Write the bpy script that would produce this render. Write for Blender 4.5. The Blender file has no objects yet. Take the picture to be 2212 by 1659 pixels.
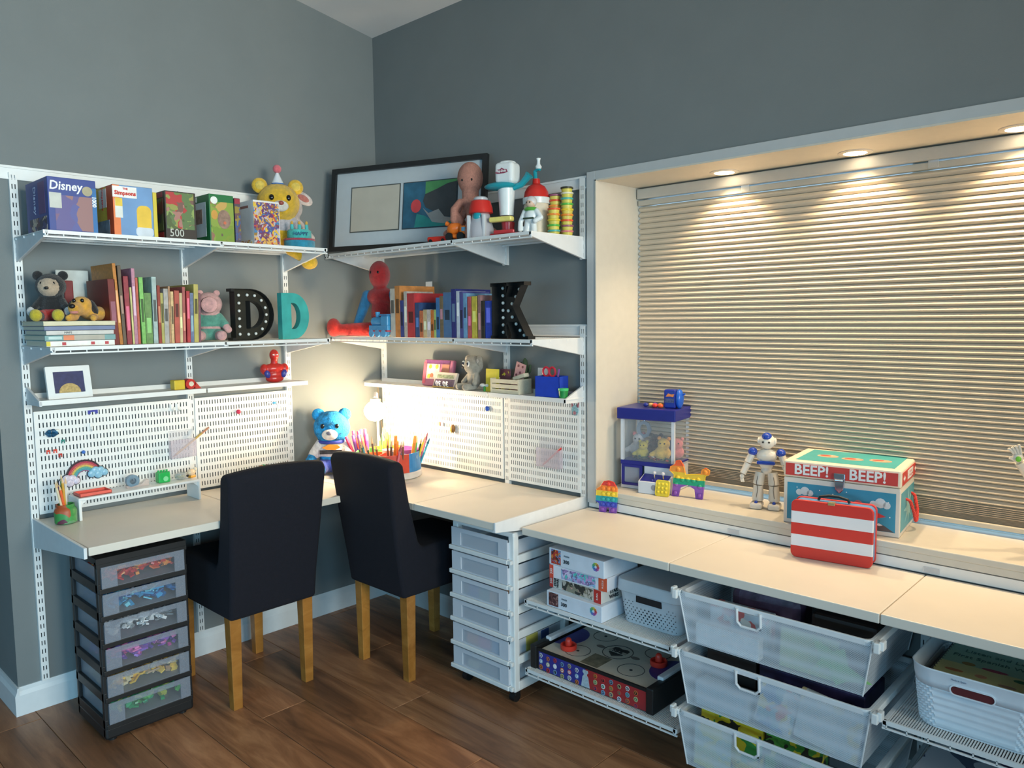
import bpy, math, random
from mathutils import Vector, Matrix
random.seed(7)
PI = math.pi
S = bpy.context.scene
C = S.collection

# ---------------------------------------------------------------- camera
cam = bpy.data.cameras.new('camera'); cam_o = bpy.data.objects.new('camera', cam); C.objects.link(cam_o)
cam.sensor_width = 36; cam.lens = 36 * 1662.66 / 2212; cam.clip_start = .05
yaw, pitch, roll = math.radians(43.2684), math.radians(4.92615), math.radians(.6455)
fw = Vector((-math.sin(yaw)*math.cos(pitch), math.cos(yaw)*math.cos(pitch), -math.sin(pitch)))
rt = Vector((math.cos(yaw), math.sin(yaw), 0)); dn = fw.cross(rt)
r2 = rt*math.cos(roll) + dn*math.sin(roll); d2 = -rt*math.sin(roll) + dn*math.cos(roll)
cam_o.matrix_world = Matrix(((r2.x, -d2.x, -fw.x, 3.1855), (r2.y, -d2.y, -fw.y, -2.4048), (r2.z, -d2.z, -fw.z, 1.4324), (0, 0, 0, 1)))
S.camera = cam_o
S.view_settings.view_transform = 'Standard'; S.view_settings.look = 'None'; S.view_settings.gamma = 1
S.view_settings.use_curve_mapping = False; S.view_settings.exposure = 0

# ---------------------------------------------------------------- sky and daylight
W = bpy.data.worlds.new('sky'); S.world = W; W.use_nodes = True
W.node_tree.nodes['Background'].inputs[0].default_value = (.42, .72, 1, 1); W.node_tree.nodes['Background'].inputs[1].default_value = 2.2

def area(name, loc, rot, sx, sy, power, col, spread=PI):
    l = bpy.data.lights.new(name, 'AREA'); l.shape = 'RECTANGLE'; l.size = sx; l.size_y = sy; l.energy = power; l.color = col; l.spread = spread
    o = bpy.data.objects.new(name, l); C.objects.link(o); o.location = loc; o.rotation_euler = rot; return o
area('daylight_side_window', (5.12, -1.5, 1.85), (0, PI/2, 0), 1.3, 1.3, 34, (.97, 1, .90), math.radians(80))
area('daylight_low_fill', (5.12, -3.4, 1.0), (0, PI/2, 0), 1.9, 1.7, 54, (.33, .72, 1), math.radians(120))  # added low blue fill from the side; there is no door behind it
area('daylight_back_window', (2.2, -4.92, 1.2), (PI/2-.45, 0, 0), 2.6, 1.2, 33, (.30, .70, 1), math.radians(115))

# ---------------------------------------------------------------- materials
def lin(c):
    return tuple(((v/255)/12.92 if v/255 <= .04045 else ((v/255+.055)/1.055)**2.4) for v in c)
MC = {}
def M(c, r=.5, m=0, var=.08, sc=30, bump=0, bsc=250, key=None, sheen=0, stretch=None, coat=0):
    k = key or ('m', c, r, m, var, sc, bump, bsc, sheen, coat)
    if k in MC: return MC[k]
    mt = bpy.data.materials.new('paint_%02x%02x%02x' % tuple(int(x) for x in c)); mt.use_nodes = True; nt = mt.node_tree; p = nt.nodes['Principled BSDF']
    l = lin(c); p.inputs['Roughness'].default_value = r; p.inputs['Metallic'].default_value = m
    p.inputs['Sheen Weight'].default_value = sheen; p.inputs['Coat Weight'].default_value = coat
    tc = nt.nodes.new('ShaderNodeTexCoord'); mp = nt.nodes.new('ShaderNodeMapping'); nt.links.new(tc.outputs['Object'], mp.inputs[0])
    if stretch: mp.inputs['Scale'].default_value = stretch
    nz = nt.nodes.new('ShaderNodeTexNoise'); nz.inputs['Scale'].default_value = sc; nz.inputs['Detail'].default_value = 3
    nt.links.new(mp.outputs[0], nz.inputs[0])
    rp = nt.nodes.new('ShaderNodeValToRGB'); e = rp.color_ramp.elements
    e[0].position = .3; e[1].position = .7
    e[0].color = tuple(max(0, x*(1-var)) for x in l) + (1,); e[1].color = tuple(min(1, x*(1+var)) for x in l) + (1,)
    nt.links.new(nz.outputs[0], rp.inputs[0]); nt.links.new(rp.outputs[0], p.inputs['Base Color'])
    if bump:
        n2 = nt.nodes.new('ShaderNodeTexNoise'); n2.inputs['Scale'].default_value = bsc; nt.links.new(mp.outputs[0], n2.inputs[0])
        b = nt.nodes.new('ShaderNodeBump'); b.inputs['Strength'].default_value = bump; b.inputs['Distance'].default_value = .004
        nt.links.new(n2.outputs[0], b.inputs['Height']); nt.links.new(b.outputs[0], p.inputs['Normal'])
    MC[k] = mt; return mt
def plush_m(c): return M(c, .95, 0, .2, 60, .9, 420, sheen=.3)
def frost(c, alpha, r=.35):
    k = ('f', c, alpha)
    if k in MC: return MC[k]
    mt = bpy.data.materials.new('frosted_plastic'); mt.use_nodes = True; nt = mt.node_tree; p = nt.nodes['Principled BSDF']
    p.inputs['Base Color'].default_value = lin(c) + (1,); p.inputs['Roughness'].default_value = r
    nz = nt.nodes.new('ShaderNodeTexNoise'); nz.inputs['Scale'].default_value = 90
    mr = nt.nodes.new('ShaderNodeMapRange'); mr.inputs[3].default_value = alpha-.05; mr.inputs[4].default_value = alpha+.05
    nt.links.new(nz.outputs[0], mr.inputs[0])
    t = nt.nodes.new('ShaderNodeBsdfTransparent'); mx = nt.nodes.new('ShaderNodeMixShader')
    nt.links.new(mr.outputs[0], mx.inputs[0]); nt.links.new(t.outputs[0], mx.inputs[1]); nt.links.new(p.outputs[0], mx.inputs[2])
    nt.links.new(mx.outputs[0], nt.nodes['Material Output'].inputs[0]); MC[k] = mt; return mt
def mesh_m(c, pitch, lo, hi):
    k = ('mesh', c, pitch, lo, hi)
    if k in MC: return MC[k]
    mt = bpy.data.materials.new('woven_wire_mesh'); mt.use_nodes = True; nt = mt.node_tree; p = nt.nodes['Principled BSDF']
    p.inputs['Base Color'].default_value = lin(c) + (1,); p.inputs['Roughness'].default_value = .4
    tc = nt.nodes.new('ShaderNodeTexCoord'); mp = nt.nodes.new('ShaderNodeMapping'); nt.links.new(tc.outputs['Object'], mp.inputs[0])
    mp.inputs['Rotation'].default_value = (0, PI/4, 0)
    vo = nt.nodes.new('ShaderNodeTexVoronoi'); vo.inputs['Scale'].default_value = 1/pitch; vo.inputs['Randomness'].default_value = 0; nt.links.new(mp.outputs[0], vo.inputs[0])
    mr = nt.nodes.new('ShaderNodeMapRange'); mr.inputs[1].default_value = .25; mr.inputs[2].default_value = .55; mr.inputs[3].default_value = lo; mr.inputs[4].default_value = hi; nt.links.new(vo.outputs['Distance'], mr.inputs[0])
    t = nt.nodes.new('ShaderNodeBsdfTransparent'); mx = nt.nodes.new('ShaderNodeMixShader')
    nt.links.new(mr.outputs[0], mx.inputs[0]); nt.links.new(t.outputs[0], mx.inputs[1]); nt.links.new(p.outputs[0], mx.inputs[2])
    nt.links.new(mx.outputs[0], nt.nodes['Material Output'].inputs[0]); MC[k] = mt; return mt
def collage(pal, sc=30, r=.45):
    k = ('c', tuple(pal), sc)
    if k in MC: return MC[k]
    mt = bpy.data.materials.new('printed_collage'); mt.use_nodes = True; nt = mt.node_tree; p = nt.nodes['Principled BSDF']; p.inputs['Roughness'].default_value = r
    tc = nt.nodes.new('ShaderNodeTexCoord'); nz = nt.nodes.new('ShaderNodeTexNoise'); nz.inputs['Scale'].default_value = sc*.6
    ma = nt.nodes.new('ShaderNodeMixRGB'); ma.inputs[0].default_value = .12; nt.links.new(tc.outputs['Object'], nz.inputs[0]); nt.links.new(tc.outputs['Object'], ma.inputs[1]); nt.links.new(nz.outputs[1], ma.inputs[2])
    vo = nt.nodes.new('ShaderNodeTexVoronoi'); vo.inputs['Scale'].default_value = sc; nt.links.new(ma.outputs[0], vo.inputs[0])
    sp = nt.nodes.new('ShaderNodeSeparateColor'); nt.links.new(vo.outputs['Color'], sp.inputs[0])
    rp = nt.nodes.new('ShaderNodeValToRGB'); rp.color_ramp.interpolation = 'CONSTANT'; e = rp.color_ramp.elements
    for i, c in enumerate(pal):
        el = e[i] if i < 2 else e.new(i/len(pal))
        el.position = i/len(pal); el.color = lin(c) + (1,)
    nt.links.new(sp.outputs[0], rp.inputs[0]); nt.links.new(rp.outputs[0], p.inputs['Base Color']); MC[k] = mt; return mt
def bands(cols, axis=2, lo=0, hi=1):
    k = ('b', tuple(cols), axis, lo, hi)
    if k in MC: return MC[k]
    mt = bpy.data.materials.new('colour_bands'); mt.use_nodes = True; nt = mt.node_tree; p = nt.nodes['Principled BSDF']; p.inputs['Roughness'].default_value = .4
    tc = nt.nodes.new('ShaderNodeTexCoord'); sx = nt.nodes.new('ShaderNodeSeparateXYZ'); nt.links.new(tc.outputs['Object'], sx.inputs[0])
    mr = nt.nodes.new('ShaderNodeMapRange'); mr.inputs[1].default_value = lo; mr.inputs[2].default_value = hi; nt.links.new(sx.outputs[axis], mr.inputs[0])
    rp = nt.nodes.new('ShaderNodeValToRGB'); rp.color_ramp.interpolation = 'CONSTANT'; e = rp.color_ramp.elements
    for i, c in enumerate(cols):
        el = e[i] if i < 2 else e.new(i/len(cols))
        el.position = i/len(cols); el.color = lin(c) + (1,)
    nt.links.new(mr.outputs[0], rp.inputs[0]); nt.links.new(rp.outputs[0], p.inputs['Base Color']); MC[k] = mt; return mt
def glow(c, s):
    k = ('g', c, s)
    if k in MC: return MC[k]
    mt = bpy.data.materials.new('lit_lamp'); mt.use_nodes = True; p = mt.node_tree.nodes['Principled BSDF']
    p.inputs['Base Color'].default_value = lin(c) + (1,); p.inputs['Emission Color'].default_value = lin(c) + (1,); p.inputs['Emission Strength'].default_value = s; MC[k] = mt; return mt
def clear(c=(235, 240, 245), a=.12):
    return frost(c, a, .05)

WHITE = M((232, 232, 230), .45, var=.02); WHITE2 = M((222, 224, 226), .4, var=.03)
LAM = M((222, 213, 200), .38, var=.02, sc=8)
BLACK = M((22, 23, 24), .5, var=.15); CHROME = M((200, 200, 205), .2, 1, var=.03)
WALLP = M((122, 127, 127), .85, var=.025, sc=6, bump=.12, bsc=500)
CEILP = M((236, 232, 230), .9, var=.02, sc=5, bump=.1, bsc=400)
TRIM = M((224, 228, 230), .4, var=.02)
NAVY = M((13, 14, 27), .95, var=.15, sc=120, bump=.5, bsc=900)
RED = M((200, 40, 32), .45); BLUE = M((40, 70, 175), .4); YEL = M((225, 190, 50), .45); GREEN = M((60, 165, 80), .45)
TEAL = M((45, 170, 180), .45); ORANGE = M((235, 120, 40), .45); PINK = M((215, 110, 130), .5); PURPLE = M((130, 80, 150), .5)
PAGES = M((222, 212, 190), .8, var=.1, sc=200, stretch=(1, 20, 1))

# ---------------------------------------------------------------- mesh tools
class MB:
    def __init__(s): s.v = []; s.f = []
    def add(s, v, f, mx=None):
        n = len(s.v)
        s.v += [tuple(mx @ Vector(p)) if mx else tuple(p) for p in v]; s.f += [tuple(i+n for i in q) for q in f]; return s
    def box(s, c, d, mx=None):
        x, y, z = (k/2 for k in d); a, b, e = c
        v = [(a+i*x, b+j*y, e+k*z) for i in (-1, 1) for j in (-1, 1) for k in (-1, 1)]
        return s.add(v, [(0, 1, 3, 2), (4, 6, 7, 5), (0, 4, 5, 1), (2, 3, 7, 6), (0, 2, 6, 4), (1, 5, 7, 3)], mx)
    def b2(s, a, b, mx=None):
        return s.box([(i+j)/2 for i, j in zip(a, b)], [abs(j-i) for i, j in zip(a, b)], mx)
    def cyl(s, p0, p1, r0, r1=None, n=16, mx=None):
        p0 = Vector(p0); p1 = Vector(p1); r1 = r0 if r1 is None else r1; d = (p1-p0).normalized()
        u = d.orthogonal().normalized(); w = d.cross(u); v = []
        for p, r in ((p0, r0), (p1, r1)):
            v += [p + (u*math.cos(2*PI*i/n) + w*math.sin(2*PI*i/n))*r for i in range(n)]
        f = [(i, (i+1) % n, n+(i+1) % n, n+i) for i in range(n)] + [tuple(range(n-1, -1, -1)), tuple(range(n, 2*n))]
        return s.add(v, f, mx)
    def tube(s, pts, r, n=8, closed=False):
        pts = [Vector(p) for p in pts]; m = len(pts); v = []; f = []; u = None
        for i, p in enumerate(pts):
            if closed: t = pts[(i+1) % m]-pts[i-1]
            else: t = pts[min(i+1, m-1)]-pts[max(i-1, 0)]
            t.normalize()
            u = t.orthogonal().normalized() if u is None else (u-t*u.dot(t)).normalized()
            w = t.cross(u); rr = r[i] if isinstance(r, (list, tuple)) else r
            v += [p+(u*math.cos(2*PI*k/n)+w*math.sin(2*PI*k/n))*rr for k in range(n)]
        for i in range(m if closed else m-1):
            j = (i+1) % m
            f += [(i*n+k, i*n+(k+1) % n, j*n+(k+1) % n, j*n+k) for k in range(n)]
        if not closed: f += [tuple(range(n-1, -1, -1)), tuple(range((m-1)*n, m*n))]
        return s.add(v, f)
    def ball(s, c, r, mx=None, n=16, m=10):
        if not isinstance(r, (list, tuple)): r = (r, r, r)
        v = [(0, 0, -1)]; f = []
        for j in range(1, m):
            a = -PI/2+PI*j/m
            v += [(math.cos(a)*math.cos(2*PI*i/n), math.cos(a)*math.sin(2*PI*i/n), math.sin(a)) for i in range(n)]
        v.append((0, 0, 1)); t = len(v)-1
        for i in range(n):
            f += [(0, 1+(i+1) % n, 1+i), (t, 1+(m-2)*n+i, 1+(m-2)*n+(i+1) % n)]
            for j in range(m-2):
                a = 1+j*n; f.append((a+i, a+(i+1) % n, a+n+(i+1) % n, a+n+i))
        R = mx if mx else Matrix()
        v = [Vector(c)+R @ Vector((p[0]*r[0], p[1]*r[1], p[2]*r[2])) for p in v]
        return s.add(v, f)
    def lathe(s, prof, c=(0, 0, 0), n=24, mx=None):
        v = []; f = []; m = len(prof)
        for r, z in prof: v += [(c[0]+r*math.cos(2*PI*i/n), c[1]+r*math.sin(2*PI*i/n), c[2]+z) for i in range(n)]
        for j in range(m-1): f += [(j*n+i, j*n+(i+1) % n, (j+1)*n+(i+1) % n, (j+1)*n+i) for i in range(n)]
        f += [tuple(range(n-1, -1, -1)), tuple(range((m-1)*n, m*n))]
        return s.add(v, f, mx)
    def pz(s, poly, y, t, mx=None):          # polygon in the XZ plane, front at y, thickness t
        n = len(poly); v = [(a, y, b) for a, b in poly]+[(a, y+t, b) for a, b in poly]
        f = [tuple(range(n)), tuple(range(2*n-1, n-1, -1))]+[((i+1) % n, i, n+i, n+(i+1) % n) for i in range(n)]
        return s.add(v, f, mx)
    def pxy(s, poly, z, t, mx=None):
        n = len(poly); v = [(a, b, z) for a, b in poly]+[(a, b, z+t) for a, b in poly]
        f = [tuple(range(n-1, -1, -1)), tuple(range(n, 2*n))]+[(i, (i+1) % n, n+(i+1) % n, n+i) for i in range(n)]
        return s.add(v, f, mx)
    def ring(s, out, inn, y, t, mx=None):    # ring between two outlines in XZ
        n = len(out); v = []
        for yy in (y, y+t): v += [(a, yy, b) for a, b in out]+[(a, yy, b) for a, b in inn]
        f = []
        for i in range(n):
            j = (i+1) % n
            f += [(i, j, n+j, n+i), (2*n+j, 2*n+i, 3*n+i, 3*n+j), (j, i, 2*n+i, 2*n+j), (n+i, n+j, 3*n+j, 3*n+i)]
        return s.add(v, f, mx)
    def o(s, name, mat, par=None, loc=(0, 0, 0), rot=(0, 0, 0), sm=False, bev=0, seg=2, label=None, solid=0, sub=0):
        me = bpy.data.meshes.new(name); me.from_pydata(s.v, [], s.f); me.update()
        if sm:
            me.polygons.foreach_set('use_smooth', [True]*len(me.polygons))
            me.set_sharp_from_angle(angle=math.radians(sm if sm is not True else 40))
        ob = bpy.data.objects.new(name, me); C.objects.link(ob); me.materials.append(mat)
        ob.location = loc; ob.rotation_euler = rot
        if par: ob.parent = par
        if bev:
            b = ob.modifiers.new('bevel', 'BEVEL'); b.width = bev; b.segments = seg; b.limit_method = 'ANGLE'; b.angle_limit = math.radians(40)
        if solid:
            b = ob.modifiers.new('solid', 'SOLIDIFY'); b.thickness = solid; b.offset = 1
        if sub:
            b = ob.modifiers.new('sub', 'SUBSURF'); b.levels = sub; b.render_levels = sub
        if label: ob['label'] = label
        return ob
def rmx(rx=0, ry=0, rz=0, loc=(0, 0, 0)):
    return Matrix.Translation(loc) @ Matrix.Rotation(rz, 4, 'Z') @ Matrix.Rotation(ry, 4, 'Y') @ Matrix.Rotation(rx, 4, 'X')
def tag(o, label, cat, group=None, kind=None):
    o['label'] = label; o['category'] = cat
    if group: o['group'] = group
    if kind: o['kind'] = kind
    return o
def T(name, label, cat, loc=(0, 0, 0), rz=0, group=None, kind=None):
    o = bpy.data.objects.new(name, None); C.objects.link(o); o.location = loc; o.rotation_euler = (0, 0, rz); o.empty_display_size = .05
    return tag(o, label, cat, group, kind)
def struct(o, label=None):
    o['kind'] = 'structure'
    if label: o['label'] = label
    return o
def txt(s, size, mat, par, loc, rot=(PI/2, 0, 0), name='lettering', ext=.0004, al='CENTER', sx=1, sh=0, bold=0):
    cu = bpy.data.curves.new('text', 'FONT'); cu.body = s; cu.size = size; cu.extrude = ext; cu.align_x = al; cu.align_y = 'CENTER'; cu.resolution_u = 2; cu.shear = sh; cu.offset = bold
    ob = bpy.data.objects.new('text', cu); me = bpy.data.meshes.new_from_object(ob); bpy.data.objects.remove(ob)
    me.name = name
    o = bpy.data.objects.new(name, me); C.objects.link(o); me.materials.clear(); me.materials.append(mat); o.location = loc; o.rotation_euler = rot; o.scale = (sx, 1, 1)
    if par: o.parent = par
    return o
def blob(name, elems, mat, par, vox=.006, sm=6):
    b = MB()
    for e in elems:
        if e[0] == 'e': b.ball(e[1], e[2], e[3] if len(e) > 3 else None)
        else:
            p0, p1 = Vector(e[1]), Vector(e[2]); r0, r1 = e[3], e[4]; k = 6
            for i in range(k+1): b.ball(p0.lerp(p1, i/k), r0+(r1-r0)*i/k, n=12, m=8)
    o = b.o(name, mat, par)
    r = o.modifiers.new('fuse', 'REMESH'); r.mode = 'VOXEL'; r.voxel_size = vox; r.use_smooth_shade = True
    q = o.modifiers.new('soft', 'SMOOTH'); q.iterations = sm; q.factor = .5
    return o
def rrect(w, h, r, n=5, cx=0, cz=0):
    p = []
    for a, (sx, sz) in enumerate(((1, 1), (-1, 1), (-1, -1), (1, -1))):
        for i in range(n+1):
            t = a*PI/2+PI/2*i/n; p.append((cx+sx*(w/2-r)+r*math.cos(t), cz+sz*(h/2-r)+r*math.sin(t)))
    return p
def circ(r, n=24, cx=0, cz=0, rz=None):
    return [(cx+r*math.cos(2*PI*i/n), cz+(rz or r)*math.sin(2*PI*i/n)) for i in range(n)]
def dup(root, loc, rz=None, label=None):
    r = root.copy(); C.objects.link(r); r.location = loc
    if rz is not None: r.rotation_euler = (0, 0, rz)
    if label: r['label'] = label
    for ch in list(root.children):
        c = ch.copy(); C.objects.link(c); c.parent = r
        for g in list(ch.children):
            d = g.copy(); C.objects.link(d); d.parent = c
    return r
def slots(w, h, xs, zs, sw, sh):
    b = MB(); xl = [0]; zl = [0]
    for x in xs: xl += [x-sw/2, x+sw/2]
    for z in zs: zl += [z-sh/2, z+sh/2]
    xl.append(w); zl.append(h)
    for j in range(len(zl)-1):
        if j % 2 == 0: b.add([(0, 0, zl[j]), (w, 0, zl[j]), (w, 0, zl[j+1]), (0, 0, zl[j+1])], [(0, 1, 2, 3)])
        else:
            for i in range(0, len(xl)-1, 2): b.add([(xl[i], 0, zl[j]), (xl[i+1], 0, zl[j]), (xl[i+1], 0, zl[j+1]), (xl[i], 0, zl[j+1])], [(0, 1, 2, 3)])
    return b

# ================================================================ structure
def wood(c1, c2, c3, scx=1.2, rough=.4):
    mt = bpy.data.materials.new('wood_grain'); mt.use_nodes = True; nt = mt.node_tree; p = nt.nodes['Principled BSDF']; p.inputs['Roughness'].default_value = rough
    tc = nt.nodes.new('ShaderNodeTexCoord'); oi = nt.nodes.new('ShaderNodeObjectInfo'); mp = nt.nodes.new('ShaderNodeMapping'); mp.inputs['Scale'].default_value = (scx, 9, 9)
    ad = nt.nodes.new('ShaderNodeVectorMath'); ad.operation = 'MULTIPLY_ADD'; cb = nt.nodes.new('ShaderNodeCombineXYZ')
    for i in range(3): nt.links.new(oi.outputs['Random'], cb.inputs[i])
    ad.inputs[1].default_value = (37, 53, 71); nt.links.new(cb.outputs[0], ad.inputs[0]); nt.links.new(tc.outputs['Object'], ad.inputs[2])
    nt.links.new(ad.outputs[0], mp.inputs[0])
    nz = nt.nodes.new('ShaderNodeTexNoise'); nz.inputs['Scale'].default_value = 1.6; nz.inputs['Detail'].default_value = 8; nz.inputs['Roughness'].default_value = .62; nz.inputs['Distortion'].default_value = .8
    nt.links.new(mp.outputs[0], nz.inputs[0])
    rp = nt.nodes.new('ShaderNodeValToRGB'); e = rp.color_ramp.elements; e[0].position = .28; e[1].position = .72; e[0].color = lin(c1)+(1,); e[1].color = lin(c3)+(1,); m = e.new(.5); m.color = lin(c2)+(1,)
    nt.links.new(nz.outputs[0], rp.inputs[0])
    hs = nt.nodes.new('ShaderNodeHueSaturation'); mr = nt.nodes.new('ShaderNodeMapRange'); mr.inputs[3].default_value = .78; mr.inputs[4].default_value = 1.2
    nt.links.new(oi.outputs['Random'], mr.inputs[0]); nt.links.new(mr.outputs[0], hs.inputs['Value']); nt.links.new(rp.outputs[0], hs.inputs['Color']); nt.links.new(hs.outputs[0], p.inputs['Base Color'])
    b = nt.nodes.new('ShaderNodeBump'); b.inputs['Strength'].default_value = .08; nt.links.new(nz.outputs[0], b.inputs['Height']); nt.links.new(b.outputs[0], p.inputs['Normal'])
    return mt
FLOORW = wood((104, 70, 48), (158, 108, 74), (198, 144, 102)); OAK = wood((150, 96, 38), (176, 116, 50), (196, 136, 66), 3)
floor = struct(MB().b2((-1.5, -5.1, -.06), (5.3, .1, -.0085)).o('floor', M((50, 36, 28), .6)), 'dark brown wood plank floor')
pl = MB().box((0, 0, -.0042), (1.2385, .1785, .0082)).o('plank', FLOORW, floor, bev=.0015, seg=1); first = True
for r in range(28):
    off = (r*.47) % 1.24
    for k in range(-2, 5):
        x = k*1.24+off+.2; y = -.10-r*.18
        q = pl if first else pl.copy()
        if not first: C.objects.link(q)
        first = False; q.location = (x, y, 0)
struct(MB().b2((-1.4, -1.677, 0), (0, .12, 3.4)).o('wall_left', WALLP), 'matte grey wall carrying the left shelves')
WX1 = 3.45
wr = MB().b2((0, 0, 0), (1.374, .36, 3.3)).b2((1.374, 0, 1.961), (WX1+.014, .36, 3.3)).b2((1.374, 0, 0), (WX1+.014, .36, .735)).b2((WX1+.014, 0, 0), (5.3, .36, 3.3))
struct(wr.o('wall_right', WALLP), 'matte grey wall around the lit window recess')
struct(MB().b2((5.2, -5.1, 0), (5.3, .1, 3.9)).o('wall_side', WALLP)); struct(MB().b2((-1.4, -5.1, 0), (5.3, -5, 3.9)).o('wall_back', WALLP)); struct(MB().b2((-1.5, -5.1, 0), (-1.4, -1.6, 3.9)).o('wall_hall', WALLP))
cz = lambda y: 2.815-.152*y
struct(MB().add([(-1.5, .4, cz(.4)), (5.3, .4, cz(.4)), (5.3, -5.1, cz(-5.1)), (-1.5, -5.1, cz(-5.1)), (-1.5, .4, cz(.4)+.1), (5.3, .4, cz(.4)+.1), (5.3, -5.1, cz(-5.1)+.1), (-1.5, -5.1, cz(-5.1)+.1)],
                [(0, 1, 2, 3), (7, 6, 5, 4), (0, 4, 5, 1), (1, 5, 6, 2), (2, 6, 7, 3), (3, 7, 4, 0)]).o('ceiling', CEILP), 'sloped off-white ceiling')
def board(p0, p1, n, h=.105, t=.014):      # skirting along a line, n = outward normal
    b = MB(); p0 = Vector(p0); p1 = Vector(p1); n = Vector(n); prof = [(0, 0), (t, 0), (t, h*.72), (t*.55, h*.86), (t*.4, h), (0, h)]
    v = [(p+n*a)[:2]+(z,) for p in (p0, p1) for a, z in prof]; m = len(prof)
    return b.add(v, [(i, (i+1) % m, m+(i+1) % m, m+i) for i in range(m)]+[tuple(range(m)), tuple(range(2*m-1, m-1, -1))])
struct(board((0, -1.677, 0), (0, 0, 0), (1, 0, 0)).o('baseboard_left', TRIM)); struct(board((0, 0, 0), (5.2, 0, 0), (0, -1, 0)).o('baseboard_right', TRIM))
struct(board((-1.4, -1.677, 0), (.014, -1.677, 0), (0, -1, 0)).o('baseboard_return', TRIM))
# window recess: lining, casing, sill, sash
wn = T('window_1', 'white framed recessed window behind a pleated shade', 'window', (0, 0, 0)); del wn['category']; struct(wn)
LIN = M((208, 202, 190), .5, var=.02)
MB().b2((1.376, -.002, .757), (1.388, .30, 1.947)).o('side_lining', LIN, wn); MB().b2((WX1, -.002, .757), (WX1+.012, .30, 1.947)).o('side_lining', LIN, wn)
MB().b2((1.376, -.002, 1.947), (WX1+.012, .30, 1.959)).o('head_lining', LIN, wn)
CAS = M((188, 190, 190), .5, var=.02)
MB().b2((1.342, -.018, .70), (1.384, 0, 1.983)).o('casing', CAS, wn, bev=.002); MB().b2((1.384, -.018, 1.95), (WX1+.05, 0, 1.983)).o('casing', CAS, wn, bev=.002)
MB().b2((1.384, -.021, .757), (1.389, -.001, 1.95)).b2((1.384, -.021, 1.945), (WX1, -.001, 1.951)).o('casing_bead', LIN, wn)
MB().b2((1.388, -.014, .737), (WX1, .32, .757)).o('sill', LIN, wn, bev=.003); MB().b2((1.388, -.012, .717), (WX1, .0, .737)).o('sill_apron', LIN, wn)
MB().b2((1.388, .318, .757), (WX1, .35, .772)).b2((1.388, .318, 1.90), (WX1, .35, 1.947)).b2((1.388, .318, .757), (1.40, .35, 1.947)).b2((2.40, .318, .757), (2.45, .35, 1.947)).b2((WX1-.02, .318, .757), (WX1, .35, 1.947)).o('sash', TRIM, wn)
MB().b2((1.388, .33, .76), (WX1, .336, 1.94)).o('pane', clear((220, 240, 255), .06), wn)
# pleated shade
sh = T('pleated_shade', 'taupe pleated cellular window shade lit by the downlights', 'window shade', (1.393, .275, .78))
L_ = WX1-1.393-.006; FAB = M((212, 198, 178), .8, var=.05, sc=3, bump=.15, bsc=700)
MB().b2((0, -.03, 1.122), (L_, .02, 1.162)).o('headrail', M((196, 190, 180), .35, var=.02), sh, bev=.004); MB().b2((0, -.02, 1.096), (L_, .012, 1.117)).o('headrail_slot', M((190, 184, 172), .4, var=.02), sh, bev=.002)
MB().b2((0, -.02, -.004), (L_, .012, .012)).o('bottom_rail', M((214, 206, 190), .4, var=.02), sh, bev=.003)
prof = [(.004, 0), (-.004, .04), (-.0125, .30), (-.0145, .42), (-.0135, .55), (-.004, .97), (.004, 1)]
b = MB(); m = len(prof); b.add([(x, y, z) for x in (0, L_) for y, z in prof], [(i, i+1, m+i+1, m+i) for i in range(m-1)]+[tuple(range(m-1, -1, -1)), tuple(range(m, 2*m))])
cell = b.o('cell', FAB, sh); z = 1.094; k = 0
while z > .030:
    p = .0228-.0062*min(1, (1.094-z)/.75)
    if z < .07: p = .006
    q = cell if k == 0 else cell.copy()
    if k: C.objects.link(q)
    q.location = (0, 0, z-p); q.scale = (1, 1, p); z -= p; k += 1
while z > .013:
    q = cell.copy(); C.objects.link(q); q.location = (0, 0, z-.004); q.scale = (1, .8, .004); z -= .004
for x in (.45, 1.07, 1.65):
    MB().b2((x, -.026, 1.098), (x+.03, -.018, 1.125)).o('bracket_clip', clear((240, 240, 240), .3), sh, bev=.002)
# recessed downlights
for i, x in enumerate((1.81, 2.267, 2.713, 3.16)):
    nm = ('first', 'second', 'third', 'fourth')[i]
    d = T('downlight', 'warm recessed downlight over the sill, %s from the shelf side' % nm, 'light', (x, .185, 1.947), 0, 'downlights in the window recess')
    MB().lathe([(.034, .0), (.036, -.004), (.047, -.005), (.052, -.002), (.052, 0)], n=32).o('trim_ring', M((210, 202, 190), .4), d, sm=True)
    MB().lathe([(.001, -.0045), (.033, -.0045), (.033, .0), (.001, 0)], n=32).o('lens', glow((255, 236, 200), 14), d)
    l = bpy.data.lights.new('downlight_beam', 'SPOT'); l.energy = 26; l.color = (1, .74, .44); l.spot_size = math.radians(118); l.spot_blend = .75; l.shadow_soft_size = .028
    lo = bpy.data.objects.new('downlight_beam', l); C.objects.link(lo); lo.parent = d; lo.location = (0, 0, -.012)

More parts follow.
